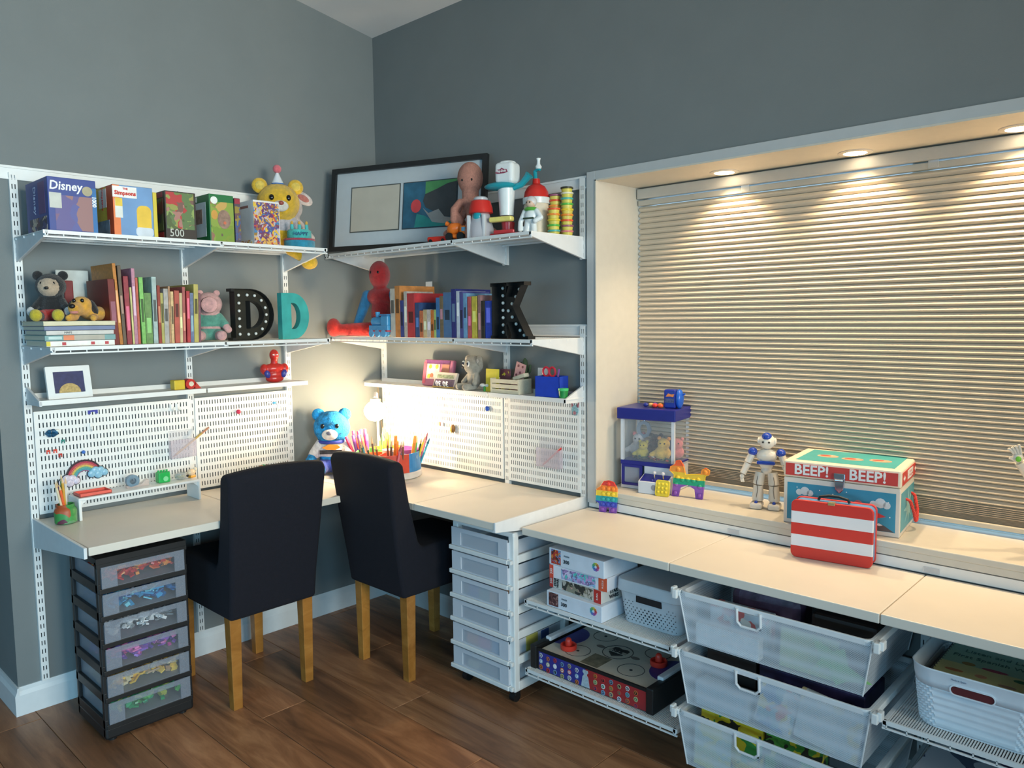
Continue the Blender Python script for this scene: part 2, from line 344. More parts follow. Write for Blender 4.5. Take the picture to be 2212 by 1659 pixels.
# ================================================================ hanging rail system
def standard(loc, rz, z0, z1, label, grp='slotted wall standards'):
    t = T('wall_standard', label, 'wall standard', (loc[0], loc[1], z0), rz, grp); h = z1-z0
    n = int(h/.032); zs = [.016+.032*i for i in range(n) if .016+.032*i < h-.012]
    b = slots(.025, h, [.0078, .0172], zs, .0032, .0165)
    b.v = [(x-.0125, -.014, z) for x, y, z in b.v]
    b.o('face', WHITE, t, solid=.001)
    MB().b2((-.0125, -.0135, 0), (-.0112, 0, h)).b2((.0112, -.0135, 0), (.0125, 0, h)).o('flange', WHITE, t)
    MB().b2((-.0112, -.003, 0), (.0112, -.001, h)).o('back_plate', M((60, 62, 64), .6), t)
    return t
LW = PI/2
for y, w in ((-1.59, 'outer'), (-.995, 'middle'), (-.535, 'inner')):
    standard((0, y), LW, .105, 1.962, 'white slotted %s standard of the left shelves' % w)
for x, w in ((.04, 'corner'), (.90, 'middle'), (1.318, 'window-side')):
    standard((x, 0), 0, 1.655, 1.965, 'short white upper standard above right bookshelf, %s one' % w)
    standard((x, 0), 0, .56, 1.398, 'white lower standard behind right pegboards, %s one' % w)
def track(label, a, b, z, hgt=.048):
    rz = LW if a[0] == b[0] else 0
    t = T('hang_track', label, 'hang track', (a[0], a[1], z), rz); ln = (Vector(b)-Vector(a)).length
    MB().b2((0, -.004, 0), (ln, 0, hgt)).o('rail', WHITE, t); MB().b2((0, -.010, hgt-.008), (ln, -.004, hgt)).b2((0, -.010, 0), (ln, -.004, .006)).o('lip', WHITE, t)
track('long white hang track above the left shelves', (0, -1.70), (0, -.45), 1.938); track('white hang track above the right toy shelf', (0, 0), (1.335, 0), 1.925)
track('white hang track behind the black letter K', (0, 0), (1.335, 0), 1.355)
tk = T('hang_track', 'white hang track between sill and right counter', 'hang track', (1.345, 0, .683)); MB().b2((0, -.010, 0), (2.1, 0, .030)).o('rail', WHITE, tk)
for x in (.62, 1.235, 1.845): MB().b2((x-.022, -.014, .002), (x+.022, -.010, .02)).o('clip', clear((240, 240, 245), .4), tk, bev=.002)
def bracket(par, x, d, hb, ht, wall=.014, th=.012, tip=.018):
    b = MB(); y0, y1 = -wall, -d
    v = [(x+s*th/2, y, z) for s in (-1, 1) for y, z in ((y0, 0), (y1, 0), (y1, -tip), (y0, -hb))]
    b.add(v, [(0, 1, 2, 3), (7, 6, 5, 4), (0, 4, 5, 1), (1, 5, 6, 2), (2, 6, 7, 3), (3, 7, 4, 0)])
    return b.o('bracket', WHITE2, par, bev=.002)
def wire_shelf(label, loc, rz, x0, x1, d, brk, pitch=.0125, hb=.085):
    t = T('wire_shelf', label, 'shelf', loc, rz); y0 = -.02
    b = MB().b2((x0, -d, -.012), (x1, -d+.006, .0)).b2((x0, -d, -.024), (x1, -d+.004, -.019))
    n = int((x1-x0)/.05)
    for i in range(n+1):
        x = x0+.01+i*(x1-x0-.02)/n; b.b2((x-.0015, -d, -.021), (x+.0015, -d+.003, -.010))
    b.o('front_rail', WHITE, t)
    for yy in (-d*.36, -d*.68, -.03): MB().b2((x0, yy-.004, -.011), (x1, yy+.004, -.004)).o('support_rail', WHITE, t)
    b = MB(); n = int((x1-x0)/pitch)
    for i in range(n+1): x = x0+.002+i*(x1-x0-.004)/n; b.b2((x-.0016, -d+.004, -.004), (x+.0016, y0, -.0006))
    g = b.o('wire_deck', WHITE, t); g['kind'] = 'stuff'
    for x in brk: bracket(t, x, d, hb, 0)
    return t
Z1, Z2 = 1.735, 1.352
wire_shelf('white wire top shelf on the left wall holding puzzle boxes', (0, 0, Z1), LW, -1.60, -.525, .345, (-1.59, -.995, -.535))
wire_shelf('white wire middle shelf on the left wall holding books and plush', (0, 0, Z2), LW, -1.60, -.525, .345, (-1.59, -.995, -.535), hb=.07)
wire_shelf('white wire top shelf on the right wall holding toys', (0, 0, 1.742), 0, .012, 1.325, .318, (.04, .90, 1.318))
wire_shelf('white wire middle shelf on the right wall holding books', (0, 0, Z2), 0, .012, 1.325, .318, (.04, .90, 1.318), hb=.07)
def ledge(label, loc, rz, x0, x1, d, ends):
    t = T('ledge_shelf', label, 'shelf', loc, rz)
    MB().b2((x0, -d, -.004), (x1, -.016, 0)).o('tray', WHITE, t); MB().b2((x0, -d-.002, -.016), (x1, -d, .002)).o('front_lip', WHITE, t, bev=.001); MB().b2((x0, -.018, 0), (x1, -.016, .018)).o('back_lip', WHITE, t)
    for x in ends:
        v = [(x+s*.004, y, z) for s in (-1, 1) for y, z in ((-.014, .045), (-d-.002, -.002), (-d-.002, -.018), (-.014, -.02))]
        MB().add(v, [(0, 1, 2, 3), (7, 6, 5, 4), (0, 4, 5, 1), (1, 5, 6, 2), (2, 6, 7, 3), (3, 7, 4, 0)]).o('end_bracket', WHITE2, t)
ledge('narrow white ledge above the outer left pegboard', (0, 0, 1.160), LW, -1.595, -.998, .165, (-1.59,)); ledge('narrow white ledge above the inner left pegboard', (0, 0, 1.160), LW, -.992, -.53, .165, ())
ledge('narrow white ledge above the right pegboard near corner', (0, 0, 1.118), 0, .03, .895, .125, ()); ledge('narrow white ledge above the right pegboard by window', (0, 0, 1.118), 0, .905, 1.325, .125, (1.318,))
def pegboard(label, loc, rz, w, h, nc, nr):
    t = T('pegboard', label, 'pegboard', loc, rz, 'white slotted pegboards')
    xs = [.016+(w-.032)*i/(nc-1) for i in range(nc)]; zs = [.020+(h-.040)*i/(nr-1) for i in range(nr)]
    slots(w, h, xs, zs, .0040, .0175).o('panel', WHITE, t, loc=(0, -.016, 0), solid=.0012)
    MB().b2((0, -.016, -.001), (w, -.006, .001)).b2((0, -.016, h-.001), (w, -.006, h+.001)).b2((-.001, -.016, 0), (.001, -.006, h)).b2((w-.001, -.016, 0), (w+.001, -.006, h)).o('edge_flange', WHITE, t)
    return t
pegboard('white slotted pegboard with rainbow ornament, outer left', (0, -1.574, .732), LW, .574, .378, 46, 12); pegboard('white slotted pegboard behind the left chair', (0, -.980, .726), LW, .438, .384, 35, 12)
pegboard('white slotted pegboard beside the glowing lamp', (.062, 0, .731), 0, .818, .378, 66, 12); pegboard('white slotted pegboard next to the window casing', (.915, 0, .731), 0, .390, .370, 32, 12)

# ================================================================ desk and counter
def desk_piece(par, a, b, name='board'): return MB().b2(a, b).o(name, LAM, par, bev=.003)
dl = T('desk', 'white laminate desk top along the left wall', 'desk', (0, 0, .687))
desk_piece(dl, (.018, -1.585, 0), (.55, -.996, .028)); desk_piece(dl, (.018, -.994, 0), (.55, -.527, .028))
def desk_bracket(par, p0, p1, side):
    p0 = Vector(p0); p1 = Vector(p1); w = Vector(side)*.010; v = []
    for s in (0, 1):
        for p, z in ((p0, .034), (p1, .030), (p1, -.006), (p0, -.075)): q = p+w*s; v.append((q.x, q.y, z))
    MB().add(v, [(0, 1, 2, 3), (7, 6, 5, 4), (0, 4, 5, 1), (1, 5, 6, 2), (2, 6, 7, 3), (3, 7, 4, 0)]).o('end_bracket', WHITE2, par, bev=.0015)
desk_bracket(dl, (.014, -1.600, 0), (.552, -1.600, 0), (0, 1, 0))
dr = T('desk', 'white laminate desk top along the right wall', 'desk', (0, 0, .687))
desk_piece(dr, (.018, -.525, 0), (.879, -.018, .028)); desk_piece(dr, (.881, -.525, 0), (1.318, -.018, .028)); desk_bracket(dr, (1.320, -.014, 0), (1.320, -.527, 0), (1, 0, 0))
ct = T('counter', 'long white laminate counter below the window sill', 'counter', (0, 0, .653))
for i in range(4): desk_piece(ct, (1.346+i*.611, -.408, 0), (1.346+i*.611+.609, -.012, .027))

# ================================================================ chairs
def chair(label, loc, rz):
    t = T('dining_chair', label, 'chair', loc, rz, 'slipcovered dining chairs')
    prof = [(-.445, .345), (-.45, .50), (-.435, .525), (-.25, .535), (-.085, .53), (-.062, .56), (-.015, .72), (.018, .885), (.035, .905), (.075, .905), (.092, .88), (.066, .66), (.035, .46), (.018, .345)]
    n = 9; b = MB(); v = []; m = len(prof)
    for i in range(n):
        u = -1+2*i/(n-1)
        for y, z in prof:
            k = max(0, (z-.5)/.4); w = .178+.020*min(1, k)
            sag = -.012*(u*u) if z > .87 else 0
            v.append((u*w, y, z+sag+(.006*(1-u*u) if .5 < z < .54 and y > -.4 else 0)))
    f = []
    for i in range(n-1):
        for j in range(m): f.append((i*m+j, (i+1)*m+j, (i+1)*m+(j+1) % m, i*m+(j+1) % m))
    f += [tuple(range(m)), tuple(range(n*m-1, (n-1)*m-1, -1))]
    b.add(v, f).o('slipcover', NAVY, t, sm=50, bev=.014, seg=3)
    for x in (-.150, .150):
        for y in (-.415, -.022):
            mx = Matrix()
            MB().add([(x+sx*w, y+sy*w+(.0 if z else (.0)), z) for z, w in ((0, .0175), (.37, .0225)) for sx, sy in ((-1, -1), (1, -1), (1, 1), (-1, 1))],
                     [(3, 2, 1, 0), (4, 5, 6, 7), (0, 1, 5, 4), (1, 2, 6, 5), (2, 3, 7, 6), (3, 0, 4, 7)]).o('leg', OAK, t, bev=.002)
    return t
chair('navy slipcovered dining chair with oak legs at the left desk', (.572, -.967, 0), -PI/2)
chair('navy slipcovered dining chair with oak legs at the right desk', (.706, -.566, 0), PI)

# ================================================================ drawer towers
BLK = M((28, 30, 32), .45, var=.2, sc=12)
def heap(name, label, loc, rz, w, d, h, cols, n, size=.016, cat='bricks'):
    # one heap of loose pieces; each colour in its own face range
    rnd = random.Random(label); b = MB(); fm = []
    for i in range(n):
        s = size*rnd.uniform(.6, 1.2); dm = rnd.choice([(1, 1, .6), (2, 1, .6), (2.4, 1.2, .35), (1.2, 1.2, 1), (3, .8, .4)])
        x = rnd.uniform(-w/2+s*1.5, w/2-s*1.5); y = rnd.uniform(-d/2+s*1.5, d/2-s*1.5); z = rnd.uniform(s*.4, h)
        b.box((0, 0, 0), tuple(s*k for k in dm), rmx(rnd.uniform(-.6, .6), rnd.uniform(-.6, .6), rnd.uniform(0, 3), (x, y, z))); fm += [rnd.randrange(len(cols))]*6
    o = b.o(name, M(cols[0], .3)); o.location = loc; o.rotation_euler = (0, 0, rz)
    for c in cols[1:]: o.data.materials.append(M(c, .3))
    o.data.polygons.foreach_set('material_index', fm)
    return tag(o, label, cat, 'loose toy bricks sorted by colour', 'stuff')
FR = frost((160, 166, 178), .44); FRC = frost((200, 205, 212), .07, .1)
bt = T('drawer_tower', 'black framed six-drawer tower of sorted toy bricks under desk', 'drawer tower', (.318, -1.385, 0), LW)
w, d, H = .302, .275, .645
MB().b2((-w/2, -d/2, H-.022), (w/2, d/2, H)).b2((-w/2, -d/2-.002, H-.034), (w/2, -d/2+.012, H-.02)).o('top_panel', BLK, bt); MB().b2((-w/2, -d/2, .012), (w/2, d/2, .055)).o('base_panel', BLK, bt, bev=.008)
for x in (-1, 1):
    for y in (-1, 1):
        MB().b2((x*(w/2-.009)-.009, y*(d/2-.012)-.010, .02), (x*(w/2-.009)+.009, y*(d/2-.012)+.010, H-.01)).o('post', BLK, bt, bev=.003)
        MB().cyl((x*(w/2-.03), y*(d/2-.03), 0), (x*(w/2-.03), y*(d/2-.03), .02), .014).o('foot', BLK, bt)
pit = (H-.055-.022)/6
for i in range(6):
    z0 = .055+i*pit
    MB().b2((-w/2+.004, -d/2-.004, z0-.006), (w/2-.004, -d/2+.012, z0+.012)).b2((-w/2, -d/2, z0-.004), (-w/2+.012, d/2, z0+.028)).b2((w/2-.012, -d/2, z0-.004), (w/2, d/2, z0+.028)).b2((-w/2, d/2-.01, z0-.004), (w/2, d/2, z0+.012)).o('rail_frame', BLK, bt, bev=.002)
    q = MB(); a, e = -w/2+.012, w/2-.012; zb = z0+.013; zt = z0+pit-.008
    q.b2((a, -d/2-.008, zb), (a+.05, -d/2-.004, zt)).b2((e-.035, -d/2-.008, zb), (e, -d/2-.004, zt)).b2((a+.05, -d/2-.008, zt-.018), (e-.035, -d/2-.004, zt))
    q.b2((a, -d/2-.004, zb), (a+.002, d/2-.012, zt-.01)).b2((e-.002, -d/2-.004, zb), (e, d/2-.012, zt-.01)).b2((a, d/2-.014, zb), (e, d/2-.012, zt-.01)).b2((a, -d/2-.004, zb), (e, d/2-.012, zb+.0015))
    dro = q.o('drawer', FR, bt)
    MB().b2((a+.05, -d/2-.006, zb), (e-.035, -d/2-.0045, zt-.018)).o('front_window', FRC, dro)
    cl = [((40, 150, 90), (90, 180, 90), (190, 200, 90), (60, 170, 120)), ((230, 185, 70), (235, 220, 180), (240, 200, 90), (180, 150, 120)), ((205, 80, 160), (150, 90, 190), (230, 130, 190), (110, 80, 170)),
          ((235, 235, 235), (150, 155, 160), (90, 95, 100), (220, 222, 225)), ((40, 110, 170), (60, 150, 200), (120, 200, 220), (35, 80, 140)), ((205, 60, 45), (230, 110, 60), (190, 40, 40), (235, 150, 70))][i]
    nm = ['green', 'yellow and cream', 'pink and purple', 'white and grey', 'blue', 'red and orange'][i]
    heap('toy_bricks', 'loose %s toy bricks seen through a clear drawer' % nm, (.318, -1.385, zb+.003), LW, w-.03, d-.03, .042, cl, 240)
wt = T('drawer_tower', 'white six-drawer tower on casters under the right desk', 'drawer tower', (1.153, -.262, 0), 0)
w, d, H = .326, .316, .655; z0 = .052
MB().b2((-w/2, -d/2, H-.02), (w/2, d/2, H)).o('top_panel', WHITE, wt, bev=.006); MB().b2((-w/2, -d/2, z0), (w/2, d/2, z0+.02)).o('base_panel', WHITE, wt, bev=.006)
for x in (-1, 1):
    for y in (-1, 1):
        MB().b2((x*(w/2-.014)-.014, y*(d/2-.014)-.014, z0+.01), (x*(w/2-.014)+.014, y*(d/2-.014)+.014, H-.01)).o('post', WHITE, wt, bev=.004)
        c = T('caster', '', '', (x*(w/2-.035), y*(d/2-.035), 0)); del c['label'], c['category']; c.parent = wt
        MB().cyl((-.012, 0, .019), (.012, 0, .019), .019, n=20).o('wheel', BLACK, c, sm=True); MB().b2((-.016, -.014, .026), (.016, .016, .053)).o('fork', BLACK, c, bev=.004)
pit = (H-z0-.03)/6; FW = frost((228, 232, 240), .70); FW2 = frost((218, 224, 234), .45)
for i in range(6):
    zb = z0+.008+i*pit; zt = zb+pit-.006
    MB().b2((-w/2-.006, -d/2-.018, zb), (w/2-.018, -d/2+.002, zb+.017)).b2((-w/2-.0015, -d/2+.02, zb), (-w/2+.01, d/2-.02, zb+.03)).b2((w/2-.01, -d/2+.02, zb), (w/2+.0015, d/2-.02, zb+.03)).b2((-w/2+.01, d/2-.008, zb), (w/2-.01, d/2+.0015, zb+.02)).b2((w/2-.018, -d/2-.016, zb+.001), (w/2-.001, -d/2-.0015, zb+.016), rmx()).o('rail_frame', WHITE, wt, bev=.003)
    q = MB(); a, e = -w/2+.006, w/2-.022; zc = zb+.018
    q.b2((a, -d/2-.012, zc), (a+.05, -d/2-.008, zt)).b2((e-.045, -d/2-.012, zc), (e, -d/2-.008, zt)).b2((a+.05, -d/2-.012, zt-.016), (e-.045, -d/2-.008, zt)).b2((a+.05, -d/2-.012, zc), (e-.045, -d/2-.008, zc+.006))
    q.b2((a, -d/2-.008, zc), (a+.002, d/2-.012, zt-.01)).b2((e-.002, -d/2-.008, zc), (e, d/2-.012, zt-.01)).b2((a, d/2-.014, zc), (e, d/2-.012, zt-.01)).b2((a, -d/2-.008, zc), (e, d/2-.012, zc+.0015))
    dro = q.o('drawer', FW, wt); MB().b2((a+.05, -d/2-.008, zc+.006), (e-.045, -d/2-.006, zt-.016)).o('front_window', FW2, dro)
def inbox(label, x, z, w, h, col, d=.06, y=-.39, cat='craft box', dy=None):
    o = MB().box((0, 0, h/2), (w, d, h)).o('craft_box', M(col, .5), loc=(x, y if dy is None else dy, z), bev=.004); tag(o, label, cat, 'craft boxes inside the white drawers'); return o
zz = lambda i: z0+.008+i*pit+.0205
inbox('small blue craft box in the third frosted drawer', 1.10, zz(3), .05, .05, (60, 80, 170)); inbox('small green craft box in the third frosted drawer', 1.155, zz(3), .05, .045, (60, 140, 120)); inbox('small orange craft box in the third frosted drawer', 1.215, zz(3), .055, .055, (235, 160, 80))
inbox('orange craft pack in the fifth frosted drawer', 1.09, zz(1), .06, .045, (240, 140, 90)); inbox('pink craft pack in the fifth frosted drawer', 1.155, zz(1), .06, .045, (240, 100, 160)); inbox('sky blue craft pack in the fifth frosted drawer', 1.215, zz(1), .04, .05, (80, 170, 225))
inbox('cream card roll in the lowest frosted drawer', 1.09, zz(0), .05, .03, (225, 215, 180)); inbox('dark grey tool roll in the fourth frosted drawer', 1.14, zz(2), .14, .04, (90, 95, 105))
inbox('tall yellow-green craft box at the side of fifth drawer', 1.28, zz(1), .03, .06, (190, 185, 90), .07, dy=-.30); inbox('tall blue craft box at the side of fifth drawer', 1.28, zz(1), .03, .058, (60, 90, 150), .05, dy=-.225)

# ================================================================ right storage below the counter
AX0, AX1 = 1.35, 1.965
wire_shelf('upper white wire shelf below counter holding puzzle stack', (0, 0, .414), 0, AX0, AX1, .402, (AX0+.006, AX1-.006), .0062, .05)
wire_shelf('lower white wire shelf below counter holding hockey game', (0, 0, .155), 0, AX0, AX1+.02, .402, (AX0+.006, AX1+.01), .0062, .05)
wire_shelf('white wire shelf below counter holding the woven basket', (0, 0, .405), 0, 2.578, 3.18, .402, (2.584, 3.17), .0062, .05)
wire_shelf('low white wire shelf at right holding stacked activity books', (0, 0, .18), 0, 2.578, 3.18, .402, (2.584, 3.17), .0062, .05)
for x, w in ((1.36, 'left'), (1.975, 'middle'), (2.572, 'right'), (3.19, 'far right')): standard((x, 0), 0, .11, .66, 'white slotted standard below the counter, %s one' % w)
MESH = mesh_m((222, 230, 238), .0042, .30, .72)
def mesh_drawer(label, z, hgt, y0=-.425):
    t = T('mesh_drawer', label, 'mesh drawer', (2.28, y0, z), 0, 'white mesh drawers below the counter'); w = .555; wb = .505; D = .40
    # tapered basket: front, back, sides, floor
    a, b_ = w/2, wb/2; h = hgt; f0 = .006
    out = [(-a, 0), (a, 0), (a, D), (-a, D)]; inn = [(-b_, .014), (b_, .014), (b_, D-.014), (-b_, D-.014)]
    hw = .035; hx = -.055
    # front with a handle cut-out
    def fp(x, z): u = -z/h; return (x*(1-u*(1-wb/w)), .014*u, z)
    q = MB()
    for (x0, x1, za, zb_) in ((-a, hx-hw, -h, 0), (hx+hw, a, -h, 0), (hx-hw, hx+hw, -h, -.052)):
        q.add([fp(x0, za), fp(x1, za), fp(x1, zb_), fp(x0, zb_)], [(0, 1, 2, 3)])
    q.o('front_mesh', MESH, t)
    q = MB(); q.add([(-a, 0, 0), (-a, D, 0), (-b_, D-.014, -h), (-b_, .014, -h)], [(0, 1, 2, 3)]); q.o('side_mesh', mesh_m((222, 230, 238), .0042, .34, .74), t)
    q = MB(); q.add([(a, 0, 0), (a, D, 0), (b_, D-.014, -h), (b_, .014, -h)], [(0, 1, 2, 3)]); q.o('side_mesh', mesh_m((222, 230, 238), .0042, .34, .74), t)
    q = MB(); q.add([(-a, D, 0), (a, D, 0), (b_, D-.014, -h), (-b_, D-.014, -h)], [(0, 1, 2, 3)]); q.o('back_mesh', MESH, t)
    MB().add([(-b_, .014, -h), (b_, .014, -h), (b_, D-.014, -h), (-b_, D-.014, -h)], [(0, 1, 2, 3)]).o('floor_mesh', frost((222, 228, 234), .6), t)
    # rim
    rp = []
    for (cx, cy, a0) in ((a-.02, D-.02, 0), (-a+.02, D-.02, PI/2), (-a+.02, .02, PI), (a-.02, .02, 1.5*PI)):
        rp += [(cx+.02*math.cos(a0+PI/2*i/4), cy+.02*math.sin(a0+PI/2*i/4), .0) for i in range(5)]
    q = MB(); n = len(rp)
    o_ = [Vector(p) for p in rp]; c_ = Vector((0, D/2, 0)); i_ = [p+(c_-p).normalized()*.012 for p in o_]
    v = [p+Vector((0, 0, zz_)) for ring_ in (o_, i_) for zz_ in (.006, -.010) for p in ring_]
    for i in range(n):
        j = (i+1) % n
        q.f += [(i, n+i, n+j, j), (2*n+i, 2*n+j, 3*n+j, 3*n+i), (i, j, 2*n+j, 2*n+i), (n+i, 3*n+i, 3*n+j, n+j)]
    q.v = [tuple(p) for p in v]; q.o('rim', WHITE2, t, bev=.002)
    hp = [(hx-hw, .0), (hx-hw, -.040), (hx-hw+.012, -.052), (hx+hw-.012, -.052), (hx+hw, -.040), (hx+hw, .0)]
    MB().tube([(x, -.002+.014*(-z_/h), z_) for x, z_ in hp], .0042).o('handle_frame', WHITE2, t)
    for x in (-1, 1):
        MB().b2((x*(a+.004)-.006, .0, -.012), (x*(a+.004)+.006, D+.01, .006)).o('runner', WHITE, t, bev=.002)
        MB().b2((x*(a+.012)-.008, -.010, -.020), (x*(a+.012)+.008, .012, .008)).b2((x*(a+.022)-.006, -.004, -.012), (x*(a+.022)+.006, .02, .012)).o('runner_clip', WHITE, t, bev=.003)
    for x in (-1, 1):
        for y in (0, 1): MB().tube([(x*a, y*D, 0), (x*b_, .014+y*(D-.028), -h)], .0025, 6).o('corner_wire', WHITE2, t)
    return t
mesh_drawer('top white mesh drawer below counter with green paper inside', .604, .150)
mesh_drawer('middle white mesh drawer below counter with books inside', .420, .160)
mesh_drawer('lowest white mesh drawer below counter with yellow packets', .232, .165)
def item(name, label, cat, loc, d, mat, rz=0, rx=0, ry=0, bev=.003, group=None):
    o = MB().box((0, 0, d[2]/2), d).o(name, mat, loc=loc, bev=bev); o.rotation_euler = (rx, ry, rz); return tag(o, label, cat, group)
g1 = 'things stored in the mesh drawers'
item('paper_box', 'white paper box at the front of top mesh drawer', 'box', (2.15, -.395, .4565), (.20, .03, .065), M((235, 238, 240), .6), group=g1)
item('fabric_bundle', 'bundle of pale printed cloth in top mesh drawer', 'cloth', (2.16, -.33, .4565), (.18, .06, .11), collage([(170, 190, 200), (225, 225, 220), (200, 110, 110), (190, 200, 210)], 30), group=g1)
st = MB().pz([(0, .10), (.06, .07), (.09, .085), (.10, .04), (.16, .01), (.10, .0), (.07, -.02), (.05, .02), (.0, .0), (.03, .04)], 0, .004).o('tissue_sheet', M((150, 205, 130), .7), loc=(2.39, -.40, .475)); tag(st, 'crumpled green tissue paper in top mesh drawer', 'paper', g1)
item('folder', 'pale green folder leaning in top mesh drawer', 'folder', (2.38, -.385, .4565), (.16, .01, .11), M((190, 205, 150), .6), rx=-.06, group=g1)
item('fabric_bag', 'dark purple drawstring bag bulging from top mesh drawer', 'bag', (2.20, -.22, .4565), (.22, .12, .155), M((88, 62, 84), .4, var=.4, sc=25, bump=.6, bsc=30), rz=.1, bev=.03, group=g1)
item('toy_case', 'dark brown toy case in top mesh drawer', 'case', (2.44, -.20, .4565), (.18, .20, .14), M((48, 34, 30), .5), bev=.012, group=g1)
PIC = [(60, 130, 190), (220, 90, 80), (235, 205, 90), (235, 235, 230), (120, 180, 200), (200, 205, 210)]
item('activity_book', 'pale activity book with printed shapes in middle drawer', 'book', (2.43, -.39, .2625), (.17, .012, .14), collage([(215, 218, 215), (190, 200, 205), (220, 205, 160), (205, 215, 220)], 24), rx=-.12, ry=.12, group=g1)
item('toy_packet', 'blue and red toy packet in middle mesh drawer', 'packet', (2.28, -.385, .2625), (.11, .012, .13), collage(PIC, 30), rx=-.1, ry=.2, group=g1)
item('toy_box', 'clear flat toy box in middle mesh drawer', 'box', (2.13, -.37, .2625), (.17, .06, .07), M((190, 205, 215), .4), group=g1)
item('game_box', 'dark purple game box at the back of middle drawer', 'box', (2.36, -.24, .2625), (.30, .16, .145), M((52, 42, 80), .5, var=.5, sc=20), group=g1)
item('game_box', 'black game box at the left of middle drawer', 'box', (2.12, -.22, .2625), (.16, .20, .145), M((40, 36, 34), .5), group=g1)
item('snack_packet', 'yellow packet with green and black dots in lowest drawer', 'packet', (2.14, -.33, .07), (.20, .06, .16), collage([(235, 205, 40), (225, 195, 45), (60, 150, 70), (40, 40, 40), (240, 215, 60)], 26), rx=-.05, group=g1)
item('snack_packet', 'green and yellow dotted packet in lowest drawer', 'packet', (2.32, -.30, .07), (.16, .08, .155), collage([(70, 150, 60), (230, 205, 50), (40, 45, 35), (90, 170, 70)], 34), rz=.1, group=g1)
item('card_sheet', 'pale yellow printed sheet behind the lowest mesh front', 'paper', (2.10, -.395, .07), (.12, .004, .13), collage([(235, 225, 140), (190, 215, 215), (240, 230, 150), (215, 222, 190)], 26), rx=-.06, group=g1)
# puzzle stack
def puzzle(label, loc, rz, w, d, h, base, name='puzzle_box', cat='puzzle box', group=None):
    t = T(name, label, cat, loc, rz, group); MB().box((0, 0, h/2), (w, d, h)).o('carton', M(base, .45, var=.04), t, bev=.002); return t
def plate(par, name, x0, x1, z0, z1, y, mat, t=.0006): return MB().b2((x0, y-t, z0), (x1, y, z1)).o(name, mat, par)
def splate(par, name, y0, y1, z0, z1, x, mat, t=.0006, sgn=-1): return MB().b2((x, y0, z0), (x+sgn*t, y1, z1)).o(name, mat, par)
INK = M((40, 42, 46), .6); WINK = M((238, 238, 236), .5, var=.02)
gp = 'jigsaw boxes stacked below the counter'
def small_puzzle(label, loc, rz, pal, num='300', h=.046):
    t = puzzle(label, loc, rz, .245, .19, h, (222, 228, 238), group=gp)
    plate(t, 'picture', -.112, -.068, .005, h-.004, -.095, collage(pal, 60)); txt(num, .018, INK, t, (-.042, -.0958, h*.36), bold=.0004); txt('PUZZLE', .007, INK, t, (-.04, -.0958, h*.7))
    for i in range(9):
        a = 2*PI*i/9; c = [(225, 90, 100), (230, 140, 80), (235, 205, 90), (150, 200, 110), (80, 180, 150), (80, 170, 210), (110, 130, 210), (150, 110, 190), (210, 110, 170)][i]
        MB().pz(circ(.0055, 10, .088+.010*math.cos(a), h*.58+.010*math.sin(a)), -.0956, .0006).o('petal', M(c, .5), t)
    return t
zt = .4145
small_puzzle('white three-hundred piece jigsaw box at the bottom of stack', (1.573, -.30, zt), -.02, [(110, 70, 70), (60, 40, 45), (170, 130, 125), (90, 60, 60)], h=.056); zt += .0565
t = puzzle('jigsaw box with red ends and black lettering, second from bottom', (1.565, -.275, zt), -.09, .245, .19, .045, (214, 208, 200), group=gp); zt += .0455
plate(t, 'end_band', -.1225, -.105, 0, .045, -.095, M((205, 60, 55), .5)); plate(t, 'end_band', .09, .1225, 0, .045, -.095, M((205, 55, 48), .5))
plate(t, 'picture', -.06, .085, .004, .041, -.095, collage([(150, 140, 120), (90, 85, 70), (205, 190, 175), (210, 160, 150), (60, 60, 55)], 40))
txt('500', .014, WINK, t, (-.1138, -.0958, .0225), (PI/2, -PI/2, 0)); txt('STAR\nWARS', .013, INK, t, (-.088, -.0958, .0225), (PI/2, -PI/2, 0), bold=.0006); txt('Buffalo', .009, WINK, t, (.105, -.0958, .0225), (PI/2, -PI/2, 0))
txt('STAR\nWARS', .017, INK, t, (.1230, -.03, .0235), (PI/2, 0, PI/2), bold=.0008)
t = puzzle('jigsaw box with orange ends and pastel picture, third from bottom', (1.575, -.285, zt), .03, .245, .19, .046, (228, 228, 235), group=gp); zt += .0465
plate(t, 'end_band', -.1225, -.105, 0, .046, -.095, M((225, 85, 65), .5)); plate(t, 'end_band', .088, .1225, 0, .046, -.095, M((225, 95, 60), .5))
plate(t, 'picture', -.07, .075, .005, .041, -.095, collage([(150, 190, 225), (200, 160, 210), (90, 200, 190), (170, 140, 190), (215, 205, 230), (120, 110, 150)], 70))
txt('300', .014, WINK, t, (-.1138, -.0958, .023), (PI/2, -PI/2, 0)); txt('PUZZLE', .008, WINK, t, (.105, -.0958, .023), (PI/2, -PI/2, 0))
small_puzzle('white three-hundred piece jigsaw box topmost of stack', (1.577, -.29, zt), -.03, [(190, 60, 50), (220, 130, 60), (110, 150, 200), (90, 50, 50)], h=.060)
